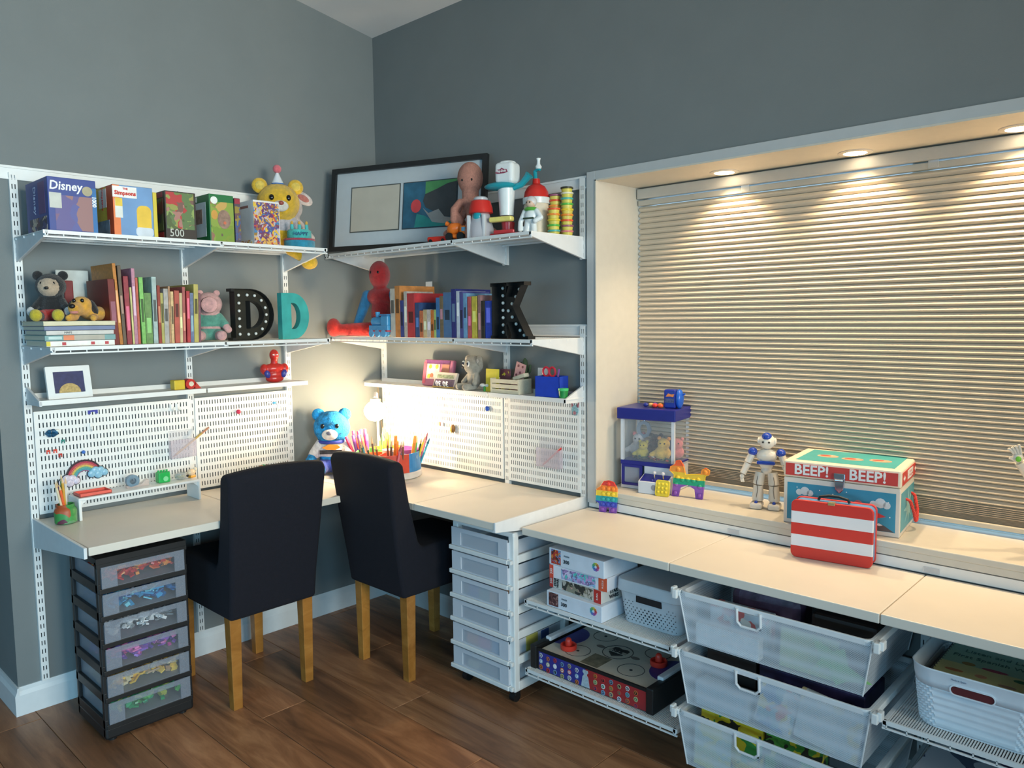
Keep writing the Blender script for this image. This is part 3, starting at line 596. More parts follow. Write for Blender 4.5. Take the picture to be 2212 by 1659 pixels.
# grey lidded basket
gb = T('storage_basket', 'grey plastic lidded basket with punched holes', 'basket', (1.835, -.195, .4145), 0)
GRY = M((196, 202, 208), .5, var=.03)
def rtaper(w0, d0, w1, d1, z0, z1, r=.03, n=4):
    a = rrect(w0, d0, r, n); b = rrect(w1, d1, r, n); m = len(a); q = MB()
    q.add([(x, y, z0) for x, y in a]+[(x, y, z1) for x, y in b], [tuple(range(m-1, -1, -1)), tuple(range(m, 2*m))]+[(i, (i+1) % m, m+(i+1) % m, m+i) for i in range(m)]); return q
rtaper(.215, .26, .24, .29, 0, .112).o('tub', GRY, gb, sm=50); rtaper(.258, .305, .255, .30, .108, .148, .035).o('lid', GRY, gb, sm=50, bev=.004)
plate(gb, 'handle_dark_plate', -.045, .052, .082, .104, -.1405, M((30, 26, 28), .7), .004)  # solid dark plate, shade of the handle opening put into its colour
q = MB()
for r in range(8):
    for c in range(14):
        x = -.098+c*.0152+(r % 2)*.0076; z = .012+r*.0095
        if abs(x) > .105 or (z > .066 and -.055 < x < .062): continue
        k = 1-abs(x)/.13; rad = .0012+.0022*k*(1-abs(z-.04)/.06); yy = -.130-.015*z/.112
        q.pz(circ(rad, 8, x, z), yy-.0006, .001)
for r in range(8):
    for c in range(12): pass
g = q.o('dark_hole_disc', M((36, 40, 48), .8), gb); g['kind'] = 'stuff'  # solid discs, the dark inside of each hole painted as their colour
# air hockey game
hg = T('hockey_game', 'tabletop air hockey game with team badges on its side', 'game', (1.622, -.205, .1555), 0)
hw, hd, hh = .475, .345, .075
MB().b2((-hw/2, -hd/2, .0), (hw/2, hd/2, hh-.004)).o('body', M((30, 30, 34), .5), hg, bev=.004)
MB().b2((-hw/2+.012, -hd/2+.010, hh-.004), (hw/2-.012, hd/2-.010, hh-.001)).o('rink', M((205, 196, 180), .35, var=.03), hg)
MB().b2((-hw/2, -hd/2, hh-.004), (hw/2, -hd/2+.008, hh+.004)).b2((-hw/2, hd/2-.008, hh-.004), (hw/2, hd/2, hh+.004)).o('edge_rail', BLACK, hg)
for x in (-1, 1):
    MB().b2((x*(hw/2+.012)-.014, -hd/2-.006, 0), (x*(hw/2+.012)+.014, hd/2+.006, hh+.012)).o('end_block', BLACK, hg, bev=.004)
    MB().b2((x*(hw/2+.004)-.012, -hd/2+.07, hh+.006), (x*(hw/2+.004)+.012, hd/2-.03, hh+.022)).o('score_rail', M((225, 225, 228), .4), hg, bev=.004)
    MB().box((x*(hw/2+.002), .10, hh+.0235), (.010, .014, .006)).o('score_slider', RED, hg)
    q = MB(); poly = [(x*(hw/2-.012)-x*.075*math.sin(PI*i/14), -.085*math.cos(PI*i/14)) for i in range(15)]
    if x > 0: poly = poly[::-1]
    q.pxy(poly, hh-.001, .0008).o('goal_crease', M((62, 56, 130), .4), hg)
    for y in (-.085, .085):
        q = MB(); a = [(x*.115+.046*math.cos(2*PI*i/28), y+.046*math.sin(2*PI*i/28)) for i in range(28)]
        q.tube([(p[0], p[1], hh-.0006) for p in a], .0009, 5, True).o('face_off_circle', INK, hg); MB().pxy(circ(.006, 8, x*.115, y), hh-.001, .0006).o('face_off_spot', INK, hg)
MB().tube([(.055*math.cos(2*PI*i/32), .055*math.sin(2*PI*i/32), hh-.0006) for i in range(32)], .0012, 5, True).o('centre_circle', INK, hg)
shp = [(-.032, .03), (-.018, .036), (0, .030), (.018, .036), (.032, .03), (.034, .008), (.028, -.016), (0, -.040), (-.028, -.016), (-.034, .008)]
MB().pxy([(a, b) for a, b in shp][::-1], hh-.001, .0008).o('league_shield', M((70, 66, 60), .5), hg)
MB().pxy([(a*.8, b*.8) for a, b in shp][::-1], hh-.0002, .0006).o('shield_field', M((46, 44, 42), .5), hg)
MB().b2((-.036, -.009, hh+.0004), (.036, .009, hh+.0010), ).o('shield_bar', M((175, 165, 150), .4), hg)
txt('NHL', .019, INK, hg, (0, 0, hh+.0014), (0, 0, 0), sx=1.2, bold=.0006)
for x, r in ((-.075, .3), (.075, .3)): MB().pxy(circ(.018, 14, x, .0, .011), hh-.001, .0007).o('rink_badge', M((120, 112, 104), .5), hg)
MB().b2((-.055, -.15, hh-.001), (.02, -.06, hh-.0004)).o('rink_banner', M((120, 112, 92), .5, var=.3, sc=60), hg)
for x, y in ((-.15, -.095), (.165, .01)):
    p = T('air_hockey_pusher', 'red air hockey pusher at the %s end of the rink' % ('left' if x < 0 else 'right'), 'pusher', (1.622+x, -.205+y, .1555+hh+.0002), 0, 'red pushers on the hockey game')
    MB().lathe([(.0285, 0), (.030, .004), (.030, .016), (.027, .018), (.024, .010), (.012, .010)], n=24).o('rim', M((225, 60, 45), .35), p, sm=True); MB().lathe([(.0125, .008), (.012, .028), (.0105, .036), (.006, .041), (.001, .042)], n=20).o('grip', M((225, 60, 45), .35), p, sm=True)
plate(hg, 'blue_panel', -hw/2+.012, -.012, .004, hh-.006, -hd/2, M((48, 52, 140), .5, var=.1), .0008); plate(hg, 'red_panel', -.012, hw/2-.004, .004, hh-.006, -hd/2, M((165, 42, 46), .5, var=.1), .0008)
cup = [(-.018, 0), (.018, 0), (.015, .018), (.012, .036), (.0065, .042), (.0065, .046), (.012, .052), (.010, .060), (-.010, .060), (-.012, .052), (-.0065, .046), (-.0065, .042), (-.012, .036), (-.015, .018)]
MB().pz([(a-.012, b+.005) for a, b in cup], -hd/2-.0022, .0016).o('silver_cup', M((175, 190, 200), .4, var=.15, sc=150), hg)
letters = 'ACHSVKOLJEWNBSOCDRMNPTIWUGCLP'; k = 0
for side in (-1, 1):
    for c in range(6):
        for r in range(3):
            x = (-.215+c*.033) if side < 0 else (.030+c*.033); z = .057-r*.0215-(c % 2)*.004
            if z < .010: continue
            rc = [(220, 222, 226), (210, 120, 60), (200, 60, 60), (120, 160, 190), (190, 180, 130)][(k*7+r) % 5]; ic = [(40, 44, 90), (230, 230, 232), (30, 30, 34), (60, 120, 90)][(k*5+c) % 4]
            MB().pz(circ(.0083, 14 if k % 3 else 6, x, z, .0088), -hd/2-.0018, .0012).o('team_badge', M(rc, .5), hg)
            MB().pz(circ(.0058, 12, x, z), -hd/2-.0024, .0008).o('badge_field', M(ic, .5), hg)
            txt(letters[k % len(letters)], .009, M(rc, .5), hg, (x, -hd/2-.0027, z), bold=.0003); k += 1
# woven basket with a spiral book
wb = T('woven_basket', 'white plastic woven basket with oval handle hole', 'basket', (2.775, -.20, .4055), 0)
BW = M((226, 234, 242), .4, var=.03)
def wavy(w, d, r, k, n=96, amp=.0022):
    base = rrect(w, d, r, 23); m = len(base)
    return [(x*(1+amp*2*math.sin(2*PI*24*i/m+k*PI)/w), y*(1+amp*2*math.sin(2*PI*24*i/m+k*PI)/d)) for i, (x, y) in enumerate(base)]
def loop_wall(rows, mat, name, par):
    q = MB(); m = len(rows[0][0])
    for ring_, z in rows: q.v += [(x, y, z) for x, y in ring_]
    for j in range(len(rows)-1): q.f += [(j*m+i, j*m+(i+1) % m, (j+1)*m+(i+1) % m, (j+1)*m+i) for i in range(m)]
    return q.o(name, mat, par, sm=30, solid=-.003)
rows = []
for j in range(24):
    z = .004+j*.0045; f = 1+.10*j/33; rows.append((wavy(.265*f, .315*f, .05, j//2), z))
loop_wall(rows, BW, 'woven_wall', wb)
fr0 = 1+.10*23/33; fr1 = 1.11
def band_ring(f, z): return ([(x*f, y*f) for x, y in rrect(.268, .318, .05, 23)], z)
loop_wall([band_ring(fr0, .1075), band_ring(1.09, .125), band_ring(fr1, .152), band_ring(fr1+.012, .155)], BW, 'rim_band', wb)
MB().pxy(rrect(.262, .31, .05, 6), 0, .004).o('base', BW, wb)
MB().pz(rrect(.092, .020, .0098, 8, -.005, .118), -.1745, .004).o('handle_hole', M((92, 26, 30), .7), wb); MB().ring(rrect(.098, .026, .0128, 8, -.005, .118), rrect(.092, .020, .0098, 8, -.005, .118), -.1765, .003).o('handle_rim', BW, wb)
txt('Made in Spain', .006, M((120, 140, 165), .6), wb, (-.035, -.1765, .143), (PI/2-.1, 0, 0))
def flatbook(name, label, loc, rz, w, d, h, cm, group=None, tilt=0):
    t = T(name, label, 'book', loc, rz, group); t.rotation_euler = (tilt, 0, rz)
    MB().b2((-w/2, -d/2, 0), (w/2, d/2, .0012)).b2((-w/2, -d/2, h-.0012), (w/2, d/2, h)).o('cover', cm, t); MB().b2((-w/2+.003, -d/2+.003, .0012), (w/2-.003, d/2-.003, h-.0012)).o('pages', PAGES, t); return t
item('picture_book', 'dark red picture book seen through the basket handle hole', 'book', (2.775, -.21, .4105), (.22, .25, .10), M((110, 30, 34), .6))
sb = flatbook('spiral_book', 'green spiral-bound word book lying in the white basket', (2.782, -.205, .511), .0, .245, .285, .012, M((150, 178, 150), .5, var=.1, sc=6))
plate_ = MB().b2((-.1225, -.1425, .012), (.1225, .0, .0124)).o('cover_band', M((200, 200, 140), .5, var=.1, sc=8), sb)
txt('Listen and Learn', .026, M((70, 105, 90), .6), sb, (.0, .095, .0126), (0, 0, 0)); txt('First Spanish Words', .026, M((60, 95, 80), .6), sb, (.0, .055, .0126), (0, 0, 0))
for i, (x, y, c, sx, sy) in enumerate(((-.06, .01, (150, 120, 60), .016, .010), (.0, .005, (160, 60, 80), .030, .008), (.06, -.02, (50, 110, 70), .016, .009), (-.08, -.05, (180, 120, 80), .022, .008), (-.02, -.05, (200, 150, 120), .014, .010), (.04, -.07, (170, 140, 120), .02, .007), (-.07, -.10, (180, 50, 60), .018, .009), (-.01, -.10, (50, 120, 100), .016, .008), (.07, -.11, (200, 110, 60), .016, .009), (.09, -.07, (60, 100, 70), .014, .007))):
    MB().pxy(circ(sx, 10, x, y, sy), .0124, .0005).o('printed_picture', M(c, .6), sb)
for i in range(16): MB().tube([(-.1225+.004*math.cos(2*PI*k/10), -.13+i*.0173, .007+.008*math.sin(2*PI*k/10)) for k in range(10)], .0012, 5, True).o('spiral_coil', M((60, 62, 60), .4), sb)
# activity books on the low shelf
gk = 'activity books on the low right shelf'
zb = .1805
for i, (w, d, h, c, lb) in enumerate(((.36, .27, .020, [(225, 220, 210), (190, 200, 205)], 'thick pale activity book lowest on the low right shelf'), (.33, .27, .026, [(205, 170, 130), (222, 214, 200), (180, 110, 80)], 'tan and orange edged book in the low right stack'), (.34, .25, .014, [(120, 160, 190), (235, 235, 235)], 'thin light blue book in the low right stack'))):
    flatbook('activity_book', lb, (2.80+.01*i, -.235, zb), .03*i, w, d, h, collage(c, 16), gk); zb += h+.0004
ab = flatbook('activity_book', 'navy animal picture book on top of low right stack', (2.80, -.225, zb), -.05, .33, .25, .016, collage([(60, 55, 95), (70, 80, 120), (200, 200, 205), (150, 170, 185), (90, 100, 120), (225, 220, 215)], 14), gk)
MB().b2((.10, -.124, .016), (.13, .124, .0164)).o('title_stripe', M((165, 50, 120), .5), ab)

# ================================================================ left top shelf: puzzle boxes
ZS = Z1+.0006
def shelf_puzzle(label, y0, y1, d, h, base, name='puzzle_box'):
    return puzzle(label, (.325-d/2, (y0+y1)/2, ZS), LW, y1-y0, d, h, base, name, group='jigsaw boxes on the left top shelf'), (y1-y0)/2, d/2
t, hw_, hd_ = shelf_puzzle('blue jigsaw box with white script lettering on left shelf', -1.574, -1.426, .235, .176, (44, 66, 138))
plate(t, 'picture', -hw_+.02, hw_-.012, .004, .118, -hd_, collage([(84, 88, 150), (92, 84, 140), (70, 96, 160), (120, 88, 120), (60, 90, 150), (150, 110, 110)], 16))
plate(t, 'picture', -hw_+.004, -hw_+.04, .075, .125, -hd_-.0004, M((196, 196, 188), .5)); plate(t, 'colour_band', hw_-.014, hw_, .0, .15, -hd_-.0004, M((40, 110, 170), .5))
MB().pz(circ(.016, 24, .046, .138), -hd_-.0016, .0016).o('gold_seal', M((170, 160, 130), .4), t)
txt('Disney', .040, WINK, t, (-.020, -hd_-.0012, .148), sx=.9, sh=.12, bold=.0008); txt('1000', .018, WINK, t, (hw_-.008, -hd_-.0012, .105), (PI/2, PI/2, 0), bold=.0006)
splate(t, 'side_stripe', -hd_+.03, -hd_+.10, .06, .165, -hw_, M((96, 66, 120), .5)); splate(t, 'side_picture', -hd_+.02, hd_-.03, .004, .05, -hw_, collage([(90, 50, 60), (60, 60, 110), (190, 170, 150), (40, 40, 70)], 40))
txt('Disney', .034, M((190, 200, 225), .5), t, (-hw_-.0012, .02, .11), (PI/2, PI/2, -PI/2))
t, hw_, hd_ = shelf_puzzle('jigsaw box with yellow side and sky blue front', -1.372, -1.238, .25, .172, (228, 200, 70))
MB().b2((-hw_, -hd_, .1722), (hw_, hd_, .1728)).o('lid_top', M((45, 42, 40), .5), t)
plate(t, 'front_field', -hw_+.022, hw_, 0, .172, -hd_, M((110, 150, 195), .5, var=.1, sc=10)); plate(t, 'front_edge', -hw_, -hw_+.022, 0, .172, -hd_, M((235, 130, 75), .5)); plate(t, 'front_patch', -hw_+.005, -hw_+.03, .06, .125, -hd_-.0006, M((222, 222, 214), .5)); plate(t, 'front_patch', -hw_+.006, -hw_+.03, .10, .128, -hd_-.001, M((226, 190, 70), .5))
MB().pz(rrect(.050, .10, .020, 5, .035, .058), -hd_-.0012, .0012).o('yellow_shape', M((232, 190, 66), .5), t); MB().pz(rrect(.06, .03, .01, 4, .035, .016), -hd_-.0018, .0012).o('white_shape', M((205, 212, 220), .5), t)
MB().b2((-hw_-.002, -hd_-.003, .130), (.012, -hd_-.001, .168)).o('title_card', M((240, 236, 230), .5), t); txt('THE', .009, RED, t, (-.026, -hd_-.0036, .160), bold=.0004); txt('Simpsons', .019, RED, t, (-.027, -hd_-.0036, .145), bold=.0008)
splate(t, 'side_stripe', -hd_+.0, -hd_+.06, .0, .172, -hw_, M((226, 92, 50), .5)); splate(t, 'side_card', -hd_+.06, -hd_+.13, .10, .165, -hw_-.0006, M((232, 226, 218), .5)); splate(t, 'side_picture', -hd_+.04, hd_-.03, .004, .055, -hw_-.0006, M((130, 150, 165), .5, var=.3, sc=40)); txt('Simpsons', .022, RED, t, (-hw_-.0018, -hd_+.095, .132), (PI/2, PI/2, -PI/2))
t, hw_, hd_ = shelf_puzzle('thin yellow jigsaw box spine between two boxes', -1.2365, -1.2225, .22, .160, (214, 192, 66))
t, hw_, hd_ = shelf_puzzle('dark jungle jigsaw box marked 500 on left shelf', -1.194, -1.080, .22, .172, (58, 50, 46))
plate(t, 'picture', -hw_+.004, hw_-.008, .036, .168, -hd_, collage([(112, 130, 72), (140, 160, 90), (86, 100, 60), (170, 120, 110), (150, 150, 80), (120, 90, 80), (180, 60, 60), (96, 120, 76)], 34)); txt('500', .040, M((200, 200, 190), .5), t, (-.018, -hd_-.001, .020), sx=.9)
splate(t, 'side_frame', -hd_+.02, hd_-.03, .03, .145, -hw_, collage([(70, 80, 50), (90, 100, 60), (110, 60, 50), (60, 66, 60)], 26)); splate(t, 'side_label', -hd_+.02, hd_-.02, .15, .168, -hw_, M((150, 40, 60), .5)); splate(t, 'side_label', -hd_+.02, hd_-.06, .004, .024, -hw_, M((150, 40, 45), .5))
t, hw_, hd_ = shelf_puzzle('green animal jigsaw box marked 500 on left shelf', -1.028, -.930, .24, .178, (34, 112, 62))
plate(t, 'picture', -hw_+.004, hw_-.002, .0, .150, -hd_, collage([(120, 150, 60), (140, 160, 70), (200, 160, 90), (150, 110, 90), (110, 90, 80), (130, 150, 60)], 26))
MB().pz(circ(.026, 20, .008, .085, .036), -hd_-.0016, .0012).o('animal_face', M((150, 120, 104), .6, var=.3, sc=60), t); MB().pz(circ(.014, 16, -.030, .155, .014), -hd_-.0016, .0012).o('white_badge', M((232, 232, 226), .5), t); MB().pz(circ(.013, 14, -.03, .10, .018), -hd_-.0014, .001).o('orange_face', M((205, 150, 70), .6), t); MB().pz(circ(.006, 10, .010, .072), -hd_-.0024, .001).o('animal_nose', M((205, 110, 80), .6), t)
splate(t, 'side_panel', -hd_+.03, hd_-.02, .02, .15, -hw_, M((206, 214, 216), .5)); splate(t, 'side_picture', -hd_+.06, hd_-.05, .07, .125, -hw_-.0006, M((150, 120, 105), .6, var=.3, sc=50)); txt('500', .030, WINK, t, (-hw_-.0012, 0, .163), (PI/2, 0, -PI/2), bold=.0005)
t, hw_, hd_ = shelf_puzzle('narrow dark jigsaw box with red label beside white box', -.9265, -.9035, .16, .172, (86, 74, 84))
plate(t, 'red_label', -hw_, hw_, .150, .170, -hd_, M((160, 50, 66), .5)); plate(t, 'picture', -hw_, hw_, .01, .14, -hd_, collage([(90, 90, 120), (150, 130, 60), (110, 80, 80), (70, 90, 140)], 50))
t, hw_, hd_ = shelf_puzzle('white jigsaw box with crowded colourful front beside plush', -.848, -.733, .24, .174, (226, 224, 222))
plate(t, 'picture', -hw_, hw_-.004, .0, .166, -hd_, collage([(80, 90, 150), (230, 190, 60), (200, 80, 60), (190, 180, 190), (120, 70, 100), (70, 130, 180), (160, 120, 60), (110, 60, 110), (225, 170, 90)], 58)); splate(t, 'side_title', -hd_+.04, hd_-.04, .145, .155, -hw_, M((150, 100, 90), .5)); splate(t, 'side_picture', -hd_+.02, hd_-.03, .002, .018, -hw_, collage([(230, 190, 80), (210, 130, 80), (225, 220, 210)], 60))

# ================================================================ plush and dolls
EYE = M((18, 16, 16), .12, var=.02)
def plush(name, label, cat, loc, rz, H, fur, head=.25, ear=.085, earx=.19, earz=.90, muz=None, inner=None, nose=(40, 30, 30), shirt=None, pants=None, feet=None, hands=None, eyes=.028, face=None, group=None, ear_c=None, extra=None, belly=.21, headz=.72):
    t = T(name, label, cat, loc, rz, group); f = plush_m(fur) if isinstance(fur, tuple) else fur; h = H
    el = [('e', (0, 0, .30*h), (belly*h, .18*h, .29*h)), ('e', (0, -.01*h, headz*h), (head*h, head*.92*h, head*.92*h))]
    for s in (-1, 1):
        el += [('c', (s*.12*h, -.06*h, .11*h), (s*.20*h, -.40*h, .11*h), .10*h, .10*h), ('c', (s*.17*h, -.02*h, .47*h), (s*.33*h, -.17*h, .22*h), .075*h, .075*h)]
    if extra: el += extra
    blob('body', el, f, t, h*.022)
    for s in (-1, 1):
        ec = plush_m(ear_c) if ear_c else f
        e = MB().ball((s*earx*h, .0, earz*h), (ear*h, ear*.5*h, ear*h)).o('ear', ec, t, sm=True)
        if inner: MB().ball((s*earx*h, -.035*h, earz*h), (ear*.62*h, ear*.3*h, ear*.62*h)).o('inner_ear', plush_m(inner), e, sm=True)
        MB().ball((s*head*.38*h, -head*.86*h, (headz+.05)*h), (eyes*h, eyes*.6*h, eyes*1.25*h)).o('eye', EYE, t, sm=True)
        if feet: MB().ball((s*.20*h, -.42*h, .12*h), (.115*h, .10*h, .125*h)).o('shoe', plush_m(feet), t, sm=True)
        if hands: MB().ball((s*.34*h, -.18*h, .20*h), (.085*h, .085*h, .10*h)).o('paw', plush_m(hands), t, sm=True)
    if face: MB().ball((0, -.05*h, (headz-.01)*h), (head*.86*h, head*.9*h, head*.78*h)).o('face', plush_m(face), t, sm=True)
    if muz: MB().ball((0, -head*.92*h, (headz-.08)*h), (.12*h, .08*h, .085*h)).o('muzzle', plush_m(muz), t, sm=True)
    if nose: MB().ball((0, -(head*.92+.075)*h, (headz-.045)*h), (.042*h, .03*h, .032*h)).o('nose', M(nose, .4), t, sm=True)
    if shirt: blob('shirt', [('e', (0, 0, .36*h), (belly*1.08*h, .195*h, .20*h))]+[('c', (s*.17*h, -.02*h, .47*h), (s*.27*h, -.11*h, .32*h), .088*h, .088*h) for s in (-1, 1)], plush_m(shirt), t, h*.022)
    if pants: blob('shorts', [('e', (0, -.01*h, .16*h), (belly*1.1*h, .20*h, .15*h))]+[('c', (s*.12*h, -.06*h, .12*h), (s*.16*h, -.22*h, .12*h), .115*h, .112*h) for s in (-1, 1)], plush_m(pants), t, h*.022)
    return t
# yellow party bear with a cake, on the end of the left top shelf
yb = plush('plush_bear', 'yellow plush bear in party hat behind the white puzzle box', 'plush toy', (.15, -.635, ZS), 1.15, .275, (226, 180, 40), head=.33, ear=.12, earx=.27, earz=.98, muz=(226, 222, 214), inner=(232, 200, 90), nose=(150, 70, 60), shirt=(190, 186, 196), eyes=.036, extra=[('c', (.12*.275, .05, .02), (.125, .045, -.035), .03, .028), ('e', (.128, .043, -.048), (.038, .034, .032))])
MB().lathe([(.026, 0), (.0255, .014)], (0, 0, .268), 20).o('hat_band', M((40, 110, 190), .6), yb); MB().lathe([(.0255, .014), (.004, .062), (.001, .063)], (0, 0, .268), 20).o('party_hat', M((222, 226, 230), .6), yb, sm=True); MB().ball((0, 0, .343), .018).o('pompom', plush_m((226, 110, 120)), yb, sm=True)
ck = T('plush_cake', 'turquoise two-tier plush birthday cake on left top shelf', 'plush toy', (.27, -.612, ZS), 1.15)
MB().lathe([(.060, 0), (.064, .006), (.064, .028), (.060, .032)], n=28).o('lower_tier', plush_m((40, 140, 170)), ck, sm=True); MB().lathe([(.0635, .030), (.0655, .034), (.0635, .038)], n=28).o('trim', plush_m((170, 60, 80)), ck, sm=True); MB().lathe([(.046, .036), (.05, .042), (.05, .070), (.044, .076), (.001, .077)], n=28).o('upper_tier', plush_m((70, 190, 185)), ck, sm=True)
for x in (-.03, 0, .03): MB().cyl((x, -.01, .075), (x, -.01, .098), .008, .007).o('candle', plush_m((80, 190, 190)), ck); MB().ball((x, -.01, .104), (.006, .006, .009)).o('flame', plush_m((220, 170, 70)), ck)
txt('HAPPY', .020, M((25, 90, 120), .7), ck, (0, -.0515, .056), bold=.0006)
wr_ = plush('plush_rabbit', 'white plush rabbit with pink ear behind the yellow bear', 'plush toy', (.075, -.548, ZS), 1.2, .27, (214, 196, 188), ear=.03, earx=.16, earz=.9)
ob = MB().ball((0, 0, 0), (.045, .012, .026), rmx(0, .5, 0)).o('long_ear', plush_m((222, 206, 200)), wr_, loc=(.065, -.03, .235), sm=True); MB().ball((0, -.008, 0), (.028, .008, .014), rmx(0, .5, 0)).o('ear_lining', plush_m((196, 120, 110)), ob, sm=True)
# plush on the left middle shelf
ZM = Z2+.0006
bs = 0; hs = [(.019, (236, 232, 226), 'white book with red print lowest in the lying stack', .215, .235), (.019, (120, 160, 160), 'teal and grey book in the lying stack', .222, .24), (.015, (205, 200, 194), 'white spined book in the middle of lying stack', .212, .235), (.015, (112, 124, 156), 'slate blue book second from top of lying stack', .222, .245), (.016, (214, 204, 172), 'cream book on top of the lying stack', .225, .25)]
for i, (h, c, lb, w, d) in enumerate(hs):
    t = T('lying_book', lb, 'book', (.305-d/2, -1.492, ZM+bs), LW, 'books lying flat under the plush toys')
    MB().b2((-w/2, -d/2, 0), (w/2, d/2, .0022)).b2((-w/2, -d/2, h-.0022), (w/2, d/2, h)).b2((-w/2, -d/2, 0), (w/2, -d/2+.003, h)).o('cover', M(c, .5), t, bev=.001)
    MB().b2((-w/2+.003, -d/2+.003, .0022), (w/2-.003, d/2-.003, h-.0022)).o('pages', PAGES, t); bs += h+.0003
    if i == 0:
        for x in (-.06, .03, .075): plate(t, 'printed_dots', x, x+.012, .004, .014, -d/2-.0001, M((190, 60, 70), .5)); 
        plate(t, 'yellow_mark', -w/2, -w/2+.012, .002, .017, -d/2-.0001, M((215, 195, 60), .5))
    if i == 1: plate(t, 'orange_label', -.055, -.022, .001, .018, -d/2-.0001, M((225, 130, 90), .5)); plate(t, 'grey_label', -.022, .075, .001, .018, -d/2-.0001, M((176, 168, 154), .5)); plate(t, 'title', -.10, -.06, .005, .014, -d/2-.0001, M((190, 210, 205), .5))
    if i == 2: txt('MAPS', .010, INK, t, (-.04, -d/2-.0008, h/2))
ZK = ZM+bs
plush('plush_bear', 'black and tan plush bear in red shorts on lying books', 'plush toy', (.165, -1.535, ZK), 1.05, .168, (30, 30, 32), head=.29, ear=.10, earx=.23, earz=.94, face=(190, 166, 142), nose=(24, 22, 22), pants=(176, 40, 34), feet=(196, 176, 46), hands=(206, 204, 202))
pd = T('plush_puppy', 'orange-yellow plush puppy with dark floppy ears on lying books', 'plush toy', (.215, -1.44, ZK), 1.0)
blob('body', [('e', (.02, .03, .026), (.052, .06, .026)), ('e', (-.01, -.025, .052), (.036, .034, .034)), ('c', (-.015, -.05, .044), (-.02, -.075, .042), .022, .020), ('c', (-.03, -.03, .012), (-.04, -.07, .010), .012, .012), ('c', (.03, -.03, .012), (.035, -.06, .010), .012, .012), ('c', (.05, .06, .03), (.075, .05, .045), .012, .014)], plush_m((224, 164, 60)), pd, .004)
for s in (-1, 1): MB().ball((-.01+s*.038, -.018, .044), (.011, .014, .030), rmx(0, -s*.35, 0)).o('ear', plush_m((40, 34, 34)), pd, sm=True); MB().ball((-.012+s*.013, -.054, .070), (.006, .004, .007)).o('eye', EYE, pd, sm=True)
MB().ball((-.02, -.096, .050), (.010, .008, .008)).o('nose', M((25, 22, 22), .4), pd, sm=True); MB().ball((-.018, -.085, .030), (.014, .008, .006)).o('tongue', M((205, 130, 120), .6), pd, sm=True)
pg = plush('plush_pig', 'pink plush pig in green dungarees between books and letter', 'plush toy', (.195, -.985, ZM), 1.15, .205, (222, 168, 164), head=.25, ear=.06, earx=.15, earz=.93, nose=None, shirt=(96, 160, 140), pants=(96, 160, 140), eyes=.022)
MB().lathe([(.03, 0), (.032, .008), (.030, .030), (.024, .034)], n=20, mx=rmx(PI/2, 0, 0, (0, -.035, .143))).o('snout', plush_m((226, 172, 168)), pg, sm=True)
# ================================================================ upright books
def cname(c):
    pal = {'dark red': (110, 28, 24), 'tan orange': (190, 120, 45), 'brown': (95, 78, 62), 'crimson': (150, 52, 62), 'pale yellow': (205, 195, 130), 'dusty pink': (188, 130, 150), 'coral': (190, 92, 72), 'lime green': (130, 190, 100), 'moss green': (105, 140, 80), 'pale grey-green': (165, 182, 178), 'brick red': (150, 60, 48), 'olive yellow': (180, 167, 95), 'grey white': (180, 172, 165), 'cream': (212, 185, 135), 'slate blue': (108, 120, 150), 'maroon': (120, 80, 92), 'orange': (205, 118, 60), 'dark blue': (50, 70, 125), 'red': (185, 58, 62), 'off-white': (196, 188, 178), 'light green': (170, 190, 110), 'blue': (62, 112, 165), 'taupe': (140, 108, 95), 'navy': (40, 45, 115), 'violet blue': (80, 80, 140), 'light blue': (110, 155, 190), 'rose': (190, 85, 90), 'yellow': (200, 180, 70), 'black': (50, 45, 40), 'royal blue': (35, 65, 170)}
    return min(pal, key=lambda k: sum((a-b)**2 for a, b in zip(pal[k], c)))
ordw = ['first', 'second', 'third', 'fourth', 'fifth', 'sixth', 'seventh', 'eighth', 'ninth', 'tenth', 'eleventh', 'twelfth', 'thirteenth', 'fourteenth', 'fifteenth', 'sixteenth', 'seventeenth', 'eighteenth', 'nineteenth', 'twentieth', 'twenty-first', 'twenty-second', 'twenty-third']
rb = random.Random(3)
def book(label, loc, rz, w, d, h, c, lean, grp):
    t = T('book', label, 'book', loc, rz, grp); t.rotation_euler = (0, lean, rz)
    cm = M(c, .5, var=.18, sc=rb.choice([20, 45, 80])); k = min(.0022, w*.22)
    MB().b2((0, -d/2, 0), (k, d/2, h)).b2((w-k, -d/2, 0), (w, d/2, h)).b2((0, -d/2-.001, 0), (w, -d/2+.002, h)).o('cover', cm, t, bev=.0008, seg=1)
    MB().b2((k, -d/2+.002, .003), (w-k, d/2-.004, h-.003)).o('pages', PAGES, t)
    if w > .010:
        c2 = tuple(min(245, v+rb.choice([40, 60, 80])) for v in c) if rb.random() < .6 else tuple(int(v*.5) for v in c); z0 = h*rb.uniform(.2, .5)
        plate(t, 'spine_label', w*.2, w*.8, z0, z0+h*rb.uniform(.2, .4), -d/2-.001, M(c2, .5), .0004)
    return t
